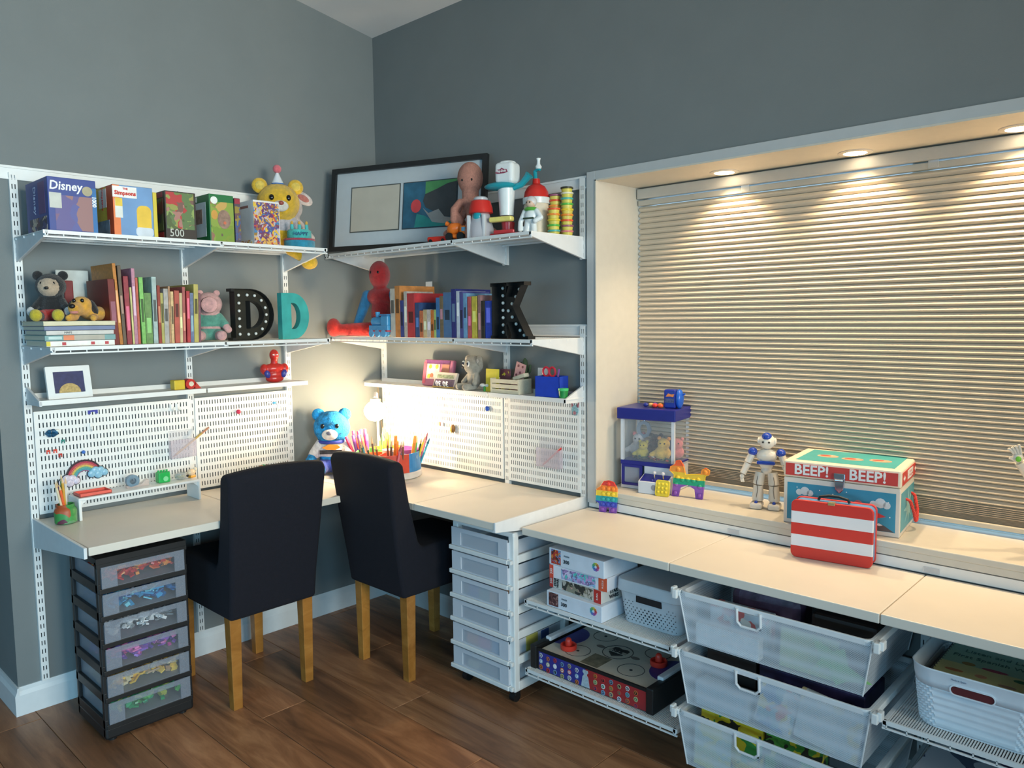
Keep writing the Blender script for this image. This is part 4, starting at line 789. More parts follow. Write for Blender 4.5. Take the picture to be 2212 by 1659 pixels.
LB = [(-1.3904,.0250,.231,-.005,(110,28,24)),(-1.3649,.0117,.286,-.016,(190,120,45)),(-1.3531,.0121,.279,-.009,(95,78,62)),(-1.3393,.0171,.242,-.003,(150,52,62)),(-1.3204,.0069,.203,-.001,(205,195,130)),(-1.3135,.0122,.271,.001,(188,130,150)),(-1.3013,.0087,.238,.002,(190,92,72)),(-1.2877,.0147,.240,-.001,(130,190,100)),(-1.2730,.0247,.184,.001,(105,140,80)),(-1.2467,.0167,.243,.005,(165,182,178)),(-1.2284,.0111,.212,.005,(150,60,48)),(-1.2173,.0108,.185,.004,(175,165,95)),(-1.2065,.0170,.201,.006,(175,168,162)),(-1.1895,.0068,.210,.007,(185,140,105)),(-1.1827,.0117,.191,.008,(215,180,130)),(-1.1692,.0189,.195,.009,(180,85,70)),(-1.1504,.0110,.186,.009,(205,185,140)),(-1.1394,.0118,.209,.010,(170,90,85)),(-1.1235,.0133,.194,.009,(180,58,62)),(-1.1102,.0134,.187,.009,(108,120,150)),(-1.0969,.0180,.220,.012,(185,170,95)),(-1.0789,.0090,.187,.011,(120,80,92))]
for i, (y, w, h, dy, c) in enumerate(LB):
    d = .18 if h < .22 else .21
    book('%s upright book, %s from the left on left shelf' % (cname(c), ordw[i]), (.298-d/2, y, ZM), LW, w-.0006, d, h, c, (dy-.003)/h*.7, 'upright books on the left shelf')
item('white_folder', 'white card folder standing behind the plush puppy', 'folder', (.05, -1.43, ZM), (.006, .11, .272), M((196, 200, 196), .6), ry=.0)
item('red_folder', 'dark red folder leaning behind the plush puppy', 'folder', (.085, -1.455, ZM), (.008, .03, .232), M((126, 42, 44), .6))
item('green_book', 'dark green large book pushed back between left books', 'book', (.12, -1.3205, ZM), (.20, .018, .276), M((28, 56, 50), .5)) if False else None
RBK = [(.4525,.0328,.213,(190,185,175)),(.4854,.0356,.224,(200,130,70)),(.5210,.0224,.160,(55,65,130)),(.5466,.0222,.198,(190,180,170)),(.5687,.0499,.189,(190,55,60)),(.6218,.0276,.148,(50,75,120)),(.6494,.0243,.114,(200,110,70)),(.6736,.0240,.118,(200,175,130)),(.6977,.0238,.118,(205,190,180)),(.7215,.0206,.115,(205,115,50)),(.7421,.0146,.117,(170,190,110)),(.7567,.0232,.166,(60,115,170)),(.7799,.0230,.172,(120,100,75)),(.8029,.0481,.186,(75,110,150)),(.8510,.0278,.198,(40,45,115)),(.8816,.0193,.189,(190,195,205)),(.9008,.0218,.187,(80,80,140)),(.9226,.0216,.179,(110,155,190)),(.9469,.0214,.165,(190,85,90)),(.9709,.0290,.166,(200,180,70)),(1.0052,.0182,.169,(150,110,110)),(1.0234,.0207,.147,(50,45,40)),(1.0466,.0360,.146,(35,65,170))]
for i, (x, w, h, c) in enumerate(RBK):
    d = {0: .20, 1: .20, 4: .17, 14: .20}.get(i, .12 if h < .13 else .15)
    book('%s upright book, %s from the left on right shelf' % (cname(c), ordw[i]), (x, -.280+d/2, ZM), 0, w-.0008, d, h, c, .012 if 5 < i < 11 else 0, 'upright books on the right shelf')
for i, (x, z) in enumerate(((.36, .225), (.43, .25))):
    o = MB().b2((0, 0, 0), (.045, .002, z)).b2((0, -.06, 0), (.045, .002, .002)).o('bookend', WHITE2, loc=(x, -.055, ZM), bev=.002); tag(o, '%s white metal bookend behind the red doll' % ('shorter', 'taller')[i], 'bookend', 'white bookends on the right shelf')
# ================================================================ letters
def dshape(w, h, stem, bow, serif=0, n=14):
    out = [(0, 0)]; cx = w-h*.5 if w > h*.5 else w*.4
    cx = w*.42; rx = w-cx
    out += [(cx+rx*math.sin(PI*i/n), h/2-h/2*math.cos(PI*i/n)) for i in range(n+1)]+[(0, h)]
    ci = cx; ri = rx-bow
    inn = [(stem, bow)]+[(ci+ri*math.sin(PI*i/n), h/2-(h/2-bow)*math.cos(PI*i/n)) for i in range(n+1)]+[(stem, h-bow)]
    return out, inn
BRZ = M((52, 50, 42), .45, .3, var=.2, sc=20); BULB = M((226, 226, 220), .15, var=.02)
D1 = T('marquee_letter', 'black marquee letter D with bulbs on left shelf', 'letter', (.235, -.915, ZM), LW+.12, 'black marquee letters')
o_, i_ = dshape(.185, .208, .070, .048); MB().ring(o_, i_, 0, .002).o('face', BRZ, D1)
o2, i2 = [(x*1, z) for x, z in o_], None
def wall_loop(poly, par, y0, y1, mat, name, th=.0015):
    q = MB(); n = len(poly); v = []
    cx = sum(p[0] for p in poly)/n; cz_ = sum(p[1] for p in poly)/n
    q.add([(x, y, z) for y in (y0, y1) for x, z in poly], [(i, (i+1) % n, n+(i+1) % n, n+i) for i in range(n)]); return q.o(name, mat, par, solid=th)
wall_loop(o_, D1, -.030, .004, BLACK, 'outer_wall', .002); wall_loop(i_, D1, -.030, .004, BLACK, 'inner_wall', .002)
MB().b2((-.014, -.030, 0), (.0, .004, .012)).b2((-.014, -.030, .196), (.0, .004, .208)).o('serif', BLACK, D1)
for x, z in [(.035, .025+.0315*k) for k in range(6)]+[(.075, .024), (.075, .184), (.110, .026), (.110, .182), (.142, .045), (.142, .163), (.160, .075), (.160, .133), (.164, .104)]: MB().ball((x, -.006, z), .0065, n=10, m=6).o('bulb', BULB, D1, sm=True)
D2 = T('wooden_letter', 'turquoise painted letter D beside the black letter', 'letter', (.27, -.707, ZM), LW, None)
o_, i_ = dshape(.130, .194, .045, .042); MB().ring(o_, i_, 0, .035).o('block', M((50, 160, 155), .6, var=.15, sc=20), D2, bev=.001)
K1 = T('marquee_letter', 'black marquee letter K with bulbs on right shelf', 'letter', (1.085, -.255, ZM), -.10, 'black marquee letters')
kp = [(0, 0), (.098, 0), (.098, .012), (.09, .012), (.09, .052), (.098, .062), (.125, .012), (.118, .012), (.118, 0), (.215, 0), (.215, .012), (.205, .012), (.130, .122), (.178, .198), (.195, .198), (.195, .212), (.098, .212), (.098, .198), (.108, .198), (.09, .160), (.09, .198), (.098, .198), (.098, .212), (0, .212), (0, .198), (.010, .198), (.010, .012), (0, .012)]
MB().pz(kp, 0, .002).o('face', M((24, 25, 26), .5, .2, var=.2), K1); wall_loop(kp, K1, -.032, .004, BLACK, 'side_wall', .0018)
for x, z in [(.045, .024+.028*k) for k in range(7)]+[(.140, .185), (.120, .158), (.098, .132), (.076, .106), (.098, .082), (.120, .056), (.142, .032), (.165, .014)]: MB().ball((x, -.006, z), .0065, n=10, m=6).o('bulb', BULB, K1, sm=True)
# red doll and train on the right middle shelf
dd = T('rag_doll', 'red and blue seated rag doll in the shelf corner', 'doll', (.26, -.185, ZM), .35); RD = plush_m((168, 30, 34)); BL = plush_m((36, 120, 170))
blob('body', [('e', (0, 0, .105), (.050, .042, .095)), ('e', (0, 0, .185), (.074, .044, .045)), ('e', (0, -.006, .285), (.050, .052, .066)), ('c', (0, 0, .20), (0, 0, .245), .028, .026)], RD, dd, .0055)
for s in (-1, 1):
    blob('sleeve', [('c', (s*.072, 0, .19), (s*.105, -.006, .11), .028, .024), ('c', (s*.105, -.006, .11), (s*.115, -.03, .055), .024, .020)], BL, dd, .005)
    MB().ball((s*.116, -.035, .040), (.024, .026, .024)).o('mitten', RD, dd, sm=True); MB().ball((s*.019, -.050, .295), (.006, .004, .007)).o('button_eye', EYE, dd, sm=True)
blob('leg', [('c', (-.03, -.02, .034), (-.11, -.075, .034), .034, .030), ('c', (-.11, -.075, .034), (-.165, -.105, .032), .030, .026), ('e', (-.185, -.118, .044), (.032, .034, .044))], plush_m((206, 44, 34)), dd, .0055); blob('leg', [('c', (.03, -.03, .034), (.025, -.06, .03), .033, .028)], RD, dd, .0055)
tr = T('toy_train', 'blue toy train engine beside the upright books', 'toy train', (.378, -.268, ZM), .0)
TB = M((70, 150, 200), .35); 
MB().b2((-.07, -.026, .022), (.068, .026, .052)).o('chassis', TB, tr, bev=.003); MB().cyl((-.058, 0, .068), (.02, 0, .068), .022, n=20).o('boiler', TB, tr, sm=True); MB().b2((.018, -.026, .050), (.066, .026, .095)).o('cab', TB, tr, bev=.004); MB().b2((.012, -.03, .095), (.070, .03, .102)).o('cab_roof', M((60, 130, 185), .35), tr, bev=.002)
MB().cyl((-.035, 0, .088), (-.035, 0, .112), .009, .011).o('chimney', TB, tr); MB().b2((-.072, -.029, .024), (.070, .029, .030)).o('red_running_board', M((190, 50, 60), .4), tr)
for x in (-.048, -.004, .042):
    for y in (-.027, .027): MB().cyl((x, y-.004, .0165), (x, y+.004, .0165), .0165, n=18).o('wheel', M((90, 160, 205), .4), tr, sm=True)
# ================================================================ left ledge
fr_ = T('photo_frame', 'small white frame with night-blue picture leaning on ledge', 'picture frame', (.120, -1.478, 1.1605), LW); ti = -.22
q = MB().ring(rrect(.146, .118, .002, 1, 0, .059), rrect(.100, .078, .001, 1, 0, .059), 0, .014).o('frame', WHITE, fr_, rot=(ti, 0, .0)); 
MB().b2((-.05, .004, .020), (.05, .006, .098)).o('picture', M((44, 46, 92), .5, var=.2, sc=60), fr_, rot=(ti, 0, 0)); MB().pz([(.036*math.cos(PI*i/12), .021+.034*math.sin(PI*i/12)) for i in range(13)], .002, .002).o('sand_shape', M((190, 160, 100), .6, var=.25, sc=120), fr_, rot=(ti, 0, 0)); MB().b2((-.008, .016, .0), (.008, .05, .004)).o('easel_back', WHITE, fr_)
tg = T('toy_gift', 'small yellow and red toy pack on the left ledge', 'toy', (.10, -1.05, 1.1605), LW); MB().b2((-.055, -.02, 0), (-.012, .02, .038)).o('yellow_block', YEL, tg, bev=.003); MB().cyl((.012, -.018, .02), (.012, .018, .02), .0205, n=20).o('red_drum', RED, tg, sm=True); MB().pz([(.03, 0), (.054, 0), (.03, .03)], -.018, .036).o('red_ramp', M((200, 60, 50), .4), tg); MB().pz(circ(.010, 14, .014, .02), -.0192, .001).o('sticker', M((228, 214, 190), .5), tg)
bk = T('coin_bank', 'red bust coin bank with blue side panels on ledge', 'coin bank', (.10, -.655, 1.1605), LW-.25)
RP = M((190, 42, 36), .3, var=.06)
blob('bust', [('e', (0, 0, .016), (.040, .026, .018)), ('e', (0, 0, .034), (.044, .028, .026)), ('e', (0, 0, .060), (.054, .029, .024)), ('e', (-.044, 0, .058), (.018, .024, .024)), ('e', (.044, 0, .058), (.018, .024, .024)), ('c', (0, 0, .08), (0, -.002, .10), .015, .015), ('e', (0, -.003, .119), (.020, .022, .026))], RP, bk, .0026, 2)
for s in (-1, 1): MB().ball((s*.036, -.020, .038), (.013, .010, .018), rmx(0, s*.3, 0)).o('blue_panel', M((48, 56, 140), .35), bk, sm=True); MB().ball((s*.008, -.0235, .122), (.0045, .003, .003)).o('painted_eye', M((232, 232, 230), .3), bk, sm=True)

# ================================================================ right top shelf
ZR = 1.7426
pf = T('framed_print', 'wide black framed double print leaning on right top shelf', 'framed picture', (.095, -.345, ZR+.001), .335); tl = -.121
fw_, fh_ = .80, .385
def leaned(b, name, mat, **k): return b.o(name, mat, pf, rot=(tl, 0, 0), **k)
leaned(MB().ring([(0, 0), (fw_, 0), (fw_, fh_), (0, fh_)], [(.022, .022), (fw_-.022, .022), (fw_-.022, fh_-.022), (.022, fh_-.022)], -.012, .022), 'frame', M((34, 35, 36), .4, var=.15))
leaned(MB().b2((.02, .002, .02), (fw_-.02, .006, fh_-.02)), 'mat_board', M((186, 192, 196), .7, var=.02))
leaned(MB().b2((.105, .0, .085), (.37, .003, .295)), 'sheet_edge', M((80, 84, 82), .6)); leaned(MB().b2((.110, -.001, .090), (.365, .003, .290)), 'blank_sheet', M((186, 178, 164), .7, var=.05, sc=10))
leaned(MB().b2((.385, .0, .085), (.66, .003, .295)), 'sheet_edge', M((60, 66, 70), .6)); leaned(MB().b2((.389, -.001, .089), (.656, .003, .291)), 'print_sea', M((44, 92, 116), .6, var=.3, sc=14))
def shape(pts, mat, y, name): leaned(MB().pz(pts, y, .001), name, mat)
shape([(.50, .29), (.656, .291), (.656, .278), (.60, .27), (.55, .24), (.50, .215)], M((84, 150, 90), .6), -.0016, 'print_leaf')
shape([(.50, .235), (.56, .255), (.61, .275), (.656, .282), (.656, .125), (.60, .13), (.55, .155), (.505, .175), (.49, .205)], M((62, 64, 66), .6), -.0022, 'print_rock')
shape([(.49, .175), (.52, .15), (.57, .165), (.60, .13), (.656, .12), (.60, .10), (.54, .11)], M((150, 146, 142), .6), -.0028, 'print_sand')
shape(circ(.026, 14, .455, .185, .030), M((200, 66, 70), .6), -.0024, 'print_coral'); shape([(.45, .09), (.656, .09), (.656, .115), (.56, .105), (.50, .14), (.46, .15)], M((40, 132, 126), .6), -.0026, 'print_weed')
# octopus
oc = T('plush_octopus', 'dusty pink plush octopus with curled arms before the frame', 'plush toy', (.875, -.185, ZR), .5)
OCT = M((176, 122, 106), .9, var=.15, sc=150, bump=.5, bsc=600)
el = [('e', (0, 0, .258), (.054, .050, .066)), ('c', (0, 0, .21), (0, 0, .15), .036, .036)]
for k in range(8):
    a = 2*PI*k/8+.2; c, s_ = math.cos(a), math.sin(a); pts = [(.02, .16), (.055, .155), (.085, .125), (.088, .085), (.066, .065), (.058, .085), (.068, .100)] if k % 2 else [(.02, .13), (.045, .09), (.06, .05), (.07, .02), (.09, .018), (.10, .034), (.088, .044)]
    for p, q in zip(pts, pts[1:]): el.append(('c', (p[0]*c, p[0]*s_, p[1]), (q[0]*c, q[0]*s_, q[1]), .0165, .0155))
blob('body', el, OCT, oc, .005, 4)
for s in (-1, 1): MB().ball((s*.02, -.044, .245), (.004, .003, .005)).o('eye', EYE, oc, sm=True)
# dough toys
PW = M((226, 230, 230), .3, var=.02); PT = M((30, 150, 165), .3, var=.03); PR = M((205, 44, 36), .3, var=.04)
wm = T('dough_machine', 'white and turquoise toy dough press on the right top shelf', 'dough toy', (1.092, -.20, ZR), .25)
MB().b2((-.052, -.045, .0), (.075, .05, .016)).o('red_base', M((180, 44, 52), .3), wm, bev=.005); MB().cyl((0, .01, .016), (0, .01, .06), .022, .026).o('base_column', M((190, 50, 56), .3), wm, sm=True)
MB().box((-.004, -.035, .068), (.10, .030, .020)).o('yellow_tray', M((232, 216, 120), .35), wm, bev=.007, seg=3); MB().b2((-.03, -.055, .012), (.06, -.045, .026)).o('red_chute', M((200, 60, 66), .3), wm, bev=.004, seg=3)
MB().cyl((0, 0, .085), (0, 0, .19), .027, .034, 24).o('barrel', PW, wm, sm=True); MB().ball((-.022, -.012, .198), (.068, .038, .016)).o('turquoise_tray', PT, wm, sm=True); MB().box((.006, 0, .245), (.082, .07, .082)).o('hopper', PW, wm, bev=.016, seg=4); MB().ball((.006, 0, .286), (.034, .030, .008)).o('hopper_cap', PW, wm, sm=True)
MB().tube([(.03, .0, .19), (.06, .01, .20), (.085, .012, .225), (.095, .012, .235)], [.012, .012, .014, .018]).o('crank', PT, wm, sm=True)
MB().pz([(-.026, 0), (-.016, .012), (-.004, .012), (.004, .018), (.014, .012), (.026, .010), (.030, 0), (.014, -.004), (-.014, -.004)], -.0362, .0012).o('logo_cloud', M((150, 70, 90), .5), wm, loc=(-.004, 0, .245)); txt('Play-Doh', .012, WINK, wm, (-.003, -.0368, .2505), bold=.0004)
rm = T('dough_machine', 'red and clear toy dough press in front of octopus', 'dough toy', (.995, -.245, ZR), .3)
MB().lathe([(.054, 0), (.052, .03), (.040, .075), (.034, .095), (.033, .10)], n=28).o('clear_cone', frost((214, 214, 222), .55), rm, sm=True); MB().lathe([(.036, .096), (.048, .100), (.046, .120), (.038, .146), (.030, .150)], n=28).o('red_collar', PR, rm, sm=True); MB().lathe([(.028, .150), (.028, .158), (.020, .164), (.001, .165)], n=24).o('silver_cap', M((190, 194, 198), .3), rm, sm=True); MB().ball((0, -.030, .085), (.018, .012, .022)).o('turquoise_knob', PT, rm, sm=True)
for s in (-1, 1): MB().b2((s*.034-.006, -.046, .0), (s*.034+.006, -.030, .09)).o('strut', frost((224, 226, 230), .7), rm, bev=.003)
mt_ = T('toy_mixer_truck', 'orange toy cement mixer truck on the right top shelf', 'toy truck', (.868, -.262, ZR), .25)
OR = M((236, 118, 36), .35); MB().b2((-.035, -.022, .012), (.05, .022, .026)).o('chassis', OR, mt_, bev=.003); MB().ball((-.008, 0, .050), (.034, .026, .026), rmx(0, -.35, 0)).o('drum', OR, mt_, sm=True); MB().b2((.028, -.022, .024), (.055, .022, .058)).o('cab', OR, mt_, bev=.005); MB().b2((.040, -.0226, .036), (.0556, .0226, .052)).o('cab_window', M((120, 170, 200), .2), mt_); MB().cyl((-.03, 0, .066), (-.045, 0, .074), .008, .010).o('hopper', OR, mt_)
for x in (-.018, .036):
    for y in (-.022, .022): MB().cyl((x, y-.006, .0165), (x, y+.006, .0165), .0165, n=18).o('wheel', BLACK, mt_, sm=True)
rp_ = T('toy_trailer', 'low red toy trailer left of the orange truck', 'toy', (.765, -.262, ZR), .25); MB().b2((-.048, -.020, .006), (.048, .020, .026)).o('bed', M((206, 48, 34), .35), rp_, bev=.005)
for x in (-.03, .03): MB().cyl((x, -.022, .008), (x, .022, .008), .008).o('axle_wheel', BLACK, rp_)
dm = T('dough_dome', 'red domed toy dough mixer with turquoise crank', 'dough toy', (1.172, -.115, ZR), 0)
MB().lathe([(.050, 0), (.050, .12), (.046, .13)], n=28).o('tub', M((226, 212, 190), .4), dm, sm=True); MB().lathe([(.053, .128), (.054, .150), (.052, .152)], n=28).o('white_band', PW, dm, sm=True); MB().lathe([(.050, .152), (.046, .175), (.034, .195), (.016, .206), (.001, .208)], n=28).o('red_dome', PR, dm, sm=True); MB().cyl((0, 0, .20), (0, 0, .225), .016, .014).o('dome_neck', PR, dm)
MB().tube([(-.004, 0, .22), (-.006, 0, .255), (.010, 0, .262), (.018, 0, .262)], .008).o('crank', PT, dm, sm=True); MB().lathe([(.010, 0), (.013, .008), (.007, .018), (.006, .03), (.009, .040), (.001, .042)], (.012, 0, .262), 16).o('crank_knob', PW, dm, sm=True)
sf = T('toy_figure', 'white suited toy figure with green collar on shelf', 'toy figure', (1.222, -.205, ZR), .2)
blob('body', [('e', (0, 0, .070), (.026, .020, .030)), ('c', (-.012, 0, .05), (-.016, -.004, .008), .013, .014), ('c', (.012, 0, .05), (.016, -.004, .008), .013, .014), ('c', (-.026, 0, .088), (-.042, -.006, .05), .011, .010), ('c', (-.042, -.006, .05), (-.040, -.012, .022), .010, .010), ('c', (.026, 0, .088), (.046, -.004, .062), .011, .010), ('c', (.046, -.004, .062), (.028, -.016, .05), .010, .010)], PW, sf, .003, 3)
MB().ball((0, 0, .118), (.019, .019, .021)).o('head', M((214, 178, 154), .5), sf, sm=True); MB().lathe([(.020, .0), (.026, .006), (.022, .012)], (0, 0, .090), 20).o('green_collar', M((86, 165, 60), .4), sf, sm=True); MB().ball((0, .004, .124), (.023, .021, .022)).o('hood', M((206, 204, 204), .4), sf, sm=True); MB().b2((-.022, -.0205, .058), (.022, -.016, .064)).o('belt', M((46, 60, 40), .5), sf)
for s in (-1, 1): MB().ball((s*.007, -.0185, .120), (.0028, .002, .0032)).o('eye', EYE, sf)
# dough cans
def can(label, loc, lid):
    t = T('dough_can', label, 'dough can', loc, rb.uniform(0, 6), 'small dough cans stacked on the right shelf')
    MB().lathe([(.0195, 0), (.0215, .012), (.0215, .014)], n=20).o('tub', M((212, 196, 84), .45), t, sm=True); MB().lathe([(.0225, .0125), (.0245, .014), (.0245, .0190), (.0225, .0202), (.001, .0202)], n=20).o('lid', M(lid, .4), t, sm=True)
cn = {'pink': (226, 130, 130), 'purple': (150, 84, 110), 'red-orange': (226, 84, 44), 'orange': (236, 140, 50), 'yellow': (226, 200, 50), 'green': (86, 180, 70), 'turquoise': (80, 178, 165), 'white': (226, 220, 190), 'olive black': (62, 58, 40)}
for i, c in enumerate(('pink', 'purple', 'red-orange', 'orange', 'yellow', 'green', 'turquoise', 'white', 'olive black')): can('dough can with %s lid in the tall stack by the standard' % c, (1.292+.001*math.sin(i*2), -.075, ZR+i*.0205), cn[c])
for i, c in enumerate(('turquoise', 'green', 'yellow', 'orange', 'red-orange')): can('dough can with %s lid in the short front stack' % c, (1.270+.001*math.cos(i*3), -.128, ZR+i*.0205), cn[c])
for i, c in enumerate(('yellow', 'green', 'turquoise', 'white', 'pink', 'orange', 'red-orange', 'purple')): can('dough can with %s lid in the stack behind the short one' % c, (1.2365+.001*math.cos(i*3), -.078, ZR+i*.0203), cn[c])

# ================================================================ right ledge
ZL = 1.1186
cs = T('craft_case', 'clear pink and purple craft case leaning on right ledge', 'case', (.50, -.055, ZL), 0); MB().box((0, 0, .062), (.205, .022, .124)).o('case_shell', M((196, 120, 150), .35, var=.15, sc=14), cs, rot=(-.18, 0, 0), bev=.008, seg=3)
for x, z, w, h, c in ((-.03, .07, .09, .075, (228, 206, 196)), (.055, .085, .05, .05, (190, 130, 110)), (0, .112, .16, .018, (130, 74, 130)), (-.088, .06, .02, .10, (222, 100, 120))): MB().box((x, -.0125, z), (w, .001, h)).o('case_print', M(c, .5, var=.15, sc=40), cs, rot=(-.18, 0, 0))
for x, z, c in ((-.05, .09, (226, 200, 60)), (-.005, .09, (220, 190, 70)), (-.055, .045, (230, 205, 80)), (-.035, .05, (220, 110, 80))): MB().pz(circ(.010, 10, x, z), -.0142, .001).o('case_sticker', M(c, .5), cs, rot=(-.18, 0, 0))
cc = T('card_pack', 'printed card pack leaning in front of the pink case', 'card pack', (.585, -.092, ZL), 0); MB().box((0, 0, .036), (.145, .012, .072)).o('pack', M((206, 196, 186), .5), cc, rot=(-.35, 0, 0), bev=.001); MB().box((0, -.0065, .022), (.13, .0012, .034)).o('pack_band', M((110, 90, 110), .5, var=.2, sc=50), cc, rot=(-.35, 0, 0)); MB().box((0, -.0065, .052), (.11, .0012, .016)).o('pack_lines', M((150, 160, 130), .5, var=.4, sc=90), cc, rot=(-.35, 0, 0)); MB().box((0, -.0065, .0035), (.145, .0012, .006)).o('pack_edge', M((200, 160, 70), .5), cc, rot=(-.35, 0, 0))
q = txt('30 30', .038, WINK, cc, (0, -.0078-.002, .0215), (PI/2-.35, PI, 0), sh=.2, bold=.0006)
ko = plush('plush_koala', 'grey plush koala with big white-rimmed eyes on right ledge', 'plush toy', (.755, -.066, ZL), -.25, .150, (168, 162, 150), head=.31, ear=.15, earx=.33, earz=.86, inner=(214, 208, 200), nose=(60, 42, 36), eyes=.05, belly=.22)
for s in (-1, 1): MB().ball((s*.0205, -.0395, .1165), (.0125, .004, .0125)).o('eye_ring', M((220, 224, 226), .3), ko, sm=True); MB().ball((s*.0205, -.0436, .1165), (.0065, .003, .0065)).o('pupil', M((24, 34, 54), .1), ko, sm=True)
wc = T('wooden_crate', 'small cream slatted wooden crate on the right ledge', 'crate', (.985, -.075, ZL), 0); CRW = M((214, 204, 178), .6, var=.08, sc=30, stretch=(1, 6, 6))
for y in (-.036, .036):
    for z in (.009, .030, .051): MB().box((0, y, z), (.155, .005, .017)).o('slat', CRW, wc, bev=.001)
for x in (-.078, .078): MB().box((x, 0, .031), (.008, .078, .062)).o('end_panel', CRW, wc, bev=.001)
MB().box((0, 0, .003), (.15, .07, .004)).o('base', CRW, wc); 
item('mini_card', 'yellow card standing at the left end of crate', 'card', (.888, -.088, ZL), (.078, .003, .098), M((212, 196, 52), .5), rx=-.05); 
item('vegetable_print', 'purple patterned card tucked behind the crate slats', 'card', (.945, -.068, ZL+.006), (.06, .003, .092), collage([(90, 50, 66), (206, 190, 60), (120, 60, 70)], 40), rx=-.06)
pk = item('pattern_card', 'pink patterned card leaning out of the crate', 'card', (1.005, -.066, ZL+.006), (.055, .003, .125), M((206, 150, 150), .5), ry=.28)
for i, (x, z) in enumerate(((-.012, .11), (.012, .112), (.004, .085), (.016, .06), (-.014, .07), (.0, .045))): MB().pz(circ(.005, 7, x, z, .006), -.0028, .001).o('printed_motif', M((120, 60, 70), .5), pk)
item('wooden_tag', 'small wooden block resting on the crate corner', 'block', (1.045, -.075, ZL+.0625), (.07, .03, .016), CRW, ry=-.3)
cp = T('cactus', 'small dark green cactus behind the wooden crate', 'plant', (1.030, -.034, ZL), 0); MB().lathe([(.014, 0), (.018, .03), (.016, .03)], n=16).o('pot', M((90, 88, 84), .6), cp, sm=True); q = MB()
q.lathe([(.010, .03), (.013, .06), (.014, .10), (.010, .135), (.002, .146)], n=14); q.tube([(.01, 0, .08), (.026, 0, .09), (.028, 0, .118)], .006); q.tube([(-.01, 0, .10), (-.022, 0, .105), (-.024, 0, .128)], .005); q.o('stem', M((66, 84, 58), .8, bump=.6, bsc=500), cp, sm=True)
item('note_card', 'white note card standing behind the blue bin', 'card', (1.150, -.058, ZL), (.065, .002, .110), M((226, 226, 222), .6), rx=-.05)
bb = T('storage_bin', 'blue open plastic bin holding scissors on right ledge', 'bin', (1.215, -.082, ZL), .18); BB = M((36, 66, 180), .35, var=.06)
for a, b_ in (((-.055, -.036, 0), (.055, -.034, .082)), ((-.055, .034, 0), (.055, .036, .082)), ((-.055, -.036, 0), (-.053, .036, .082)), ((.053, -.036, 0), (.055, .036, .082)), ((-.055, -.036, 0), (.055, .036, .002))): MB().b2(a, b_).o('panel', BB, bb)
sc_ = T('scissors', 'red handled scissors standing in the blue bin', 'scissors', (1.205, -.085, ZL+.003), .2)
for s in (-1, 1): MB().tube([(s*.014+.014*math.cos(2*PI*k/14), 0, .095+.018*math.sin(2*PI*k/14)) for k in range(14)], .0045, 7, True).o('handle_loop', M((205, 40, 60), .4), sc_, sm=True); MB().b2((s*.004-.003, -.001, .0), (s*.004+.003, .001, .08)).o('blade', CHROME, sc_)
tag(MB().tube([(0, 0, 0), (.004, 0, .06), (.014, 0, .108)], .004).o('purple_pen', PURPLE, loc=(1.238, -.08, ZL+.003)), 'purple pen standing in the blue bin', 'pen')
gc = T('dough_can', 'green dough can with pale green lid beside blue bin', 'dough can', (1.288, -.098, ZL), 0); MB().lathe([(.017, 0), (.019, .028)], n=20).o('tub', M((30, 130, 60), .4), gc, sm=True); MB().lathe([(.0195, .028), (.0205, .030), (.0205, .038), (.001, .039)], n=20).o('lid', M((70, 190, 110), .4), gc, sm=True)
fl = T('paper_flower', 'small white and green paper flower by the koala', 'ornament', (.845, -.09, ZL), 0); MB().cyl((0, 0, 0), (0, 0, .022), .006, .004).o('stem', GREEN, fl); MB().ball((-.012, 0, .026), (.016, .010, .008)).o('petal', WHITE, fl, sm=True); MB().ball((.012, .002, .026), (.010, .008, .007)).o('petal', WHITE, fl, sm=True)

# ================================================================ desk things
ZD = .7155
lp = T('desk_lamp', 'glowing globe desk lamp on a curved stem in the corner', 'lamp', (.145, -.135, ZD), 0)
MB().lathe([(.055, 0), (.055, .010), (.045, .016), (.008, .020)], n=32).o('base', WHITE, lp, sm=True)
MB().tube([(0, 0, .016), (0, 0, .18), (.01, -.008, .30), (.05, -.04, .362), (.10, -.085, .372), (.150, -.125, .356)], .006, 10).o('stem', WHITE, lp, sm=True)
MB().lathe([(.010, .045), (.020, .04), (.022, .03)], (.165, -.137, .312), 20).o('collar', WHITE, lp, sm=True)
MB().ball((.165, -.137, .295), (.050, .050, .046), n=28, m=18).o('globe', glow((255, 228, 184), 205), lp, sm=True)
cd = T('lamp_cord', 'lamp cord with inline switch hanging below right ledge', 'cord', (.052, -.06, ZD), 0); MB().tube([(0, 0, .398), (.001, 0, .36), (0, 0, .32), (.002, 0, .30), (.03, .0, .15), (.06, -.01, .01)], .0022).o('cable', M((120, 100, 70), .5), cd); MB().box((.002, 0, .305), (.026, .016, .026)).o('switch', M((206, 190, 150), .5), cd, bev=.003)
bbear = plush('plush_bear', 'shaggy bright blue plush bear in racing suit on desk', 'plush toy', (.125, -.385, ZD), .85, .300, M((30, 132, 192), .95, var=.55, sc=45, bump=1, bsc=160), head=.285, ear=.10, earx=.20, earz=.92, muz=(228, 220, 214), nose=(110, 110, 130), shirt=(222, 216, 214), pants=(50, 72, 170), eyes=.03)
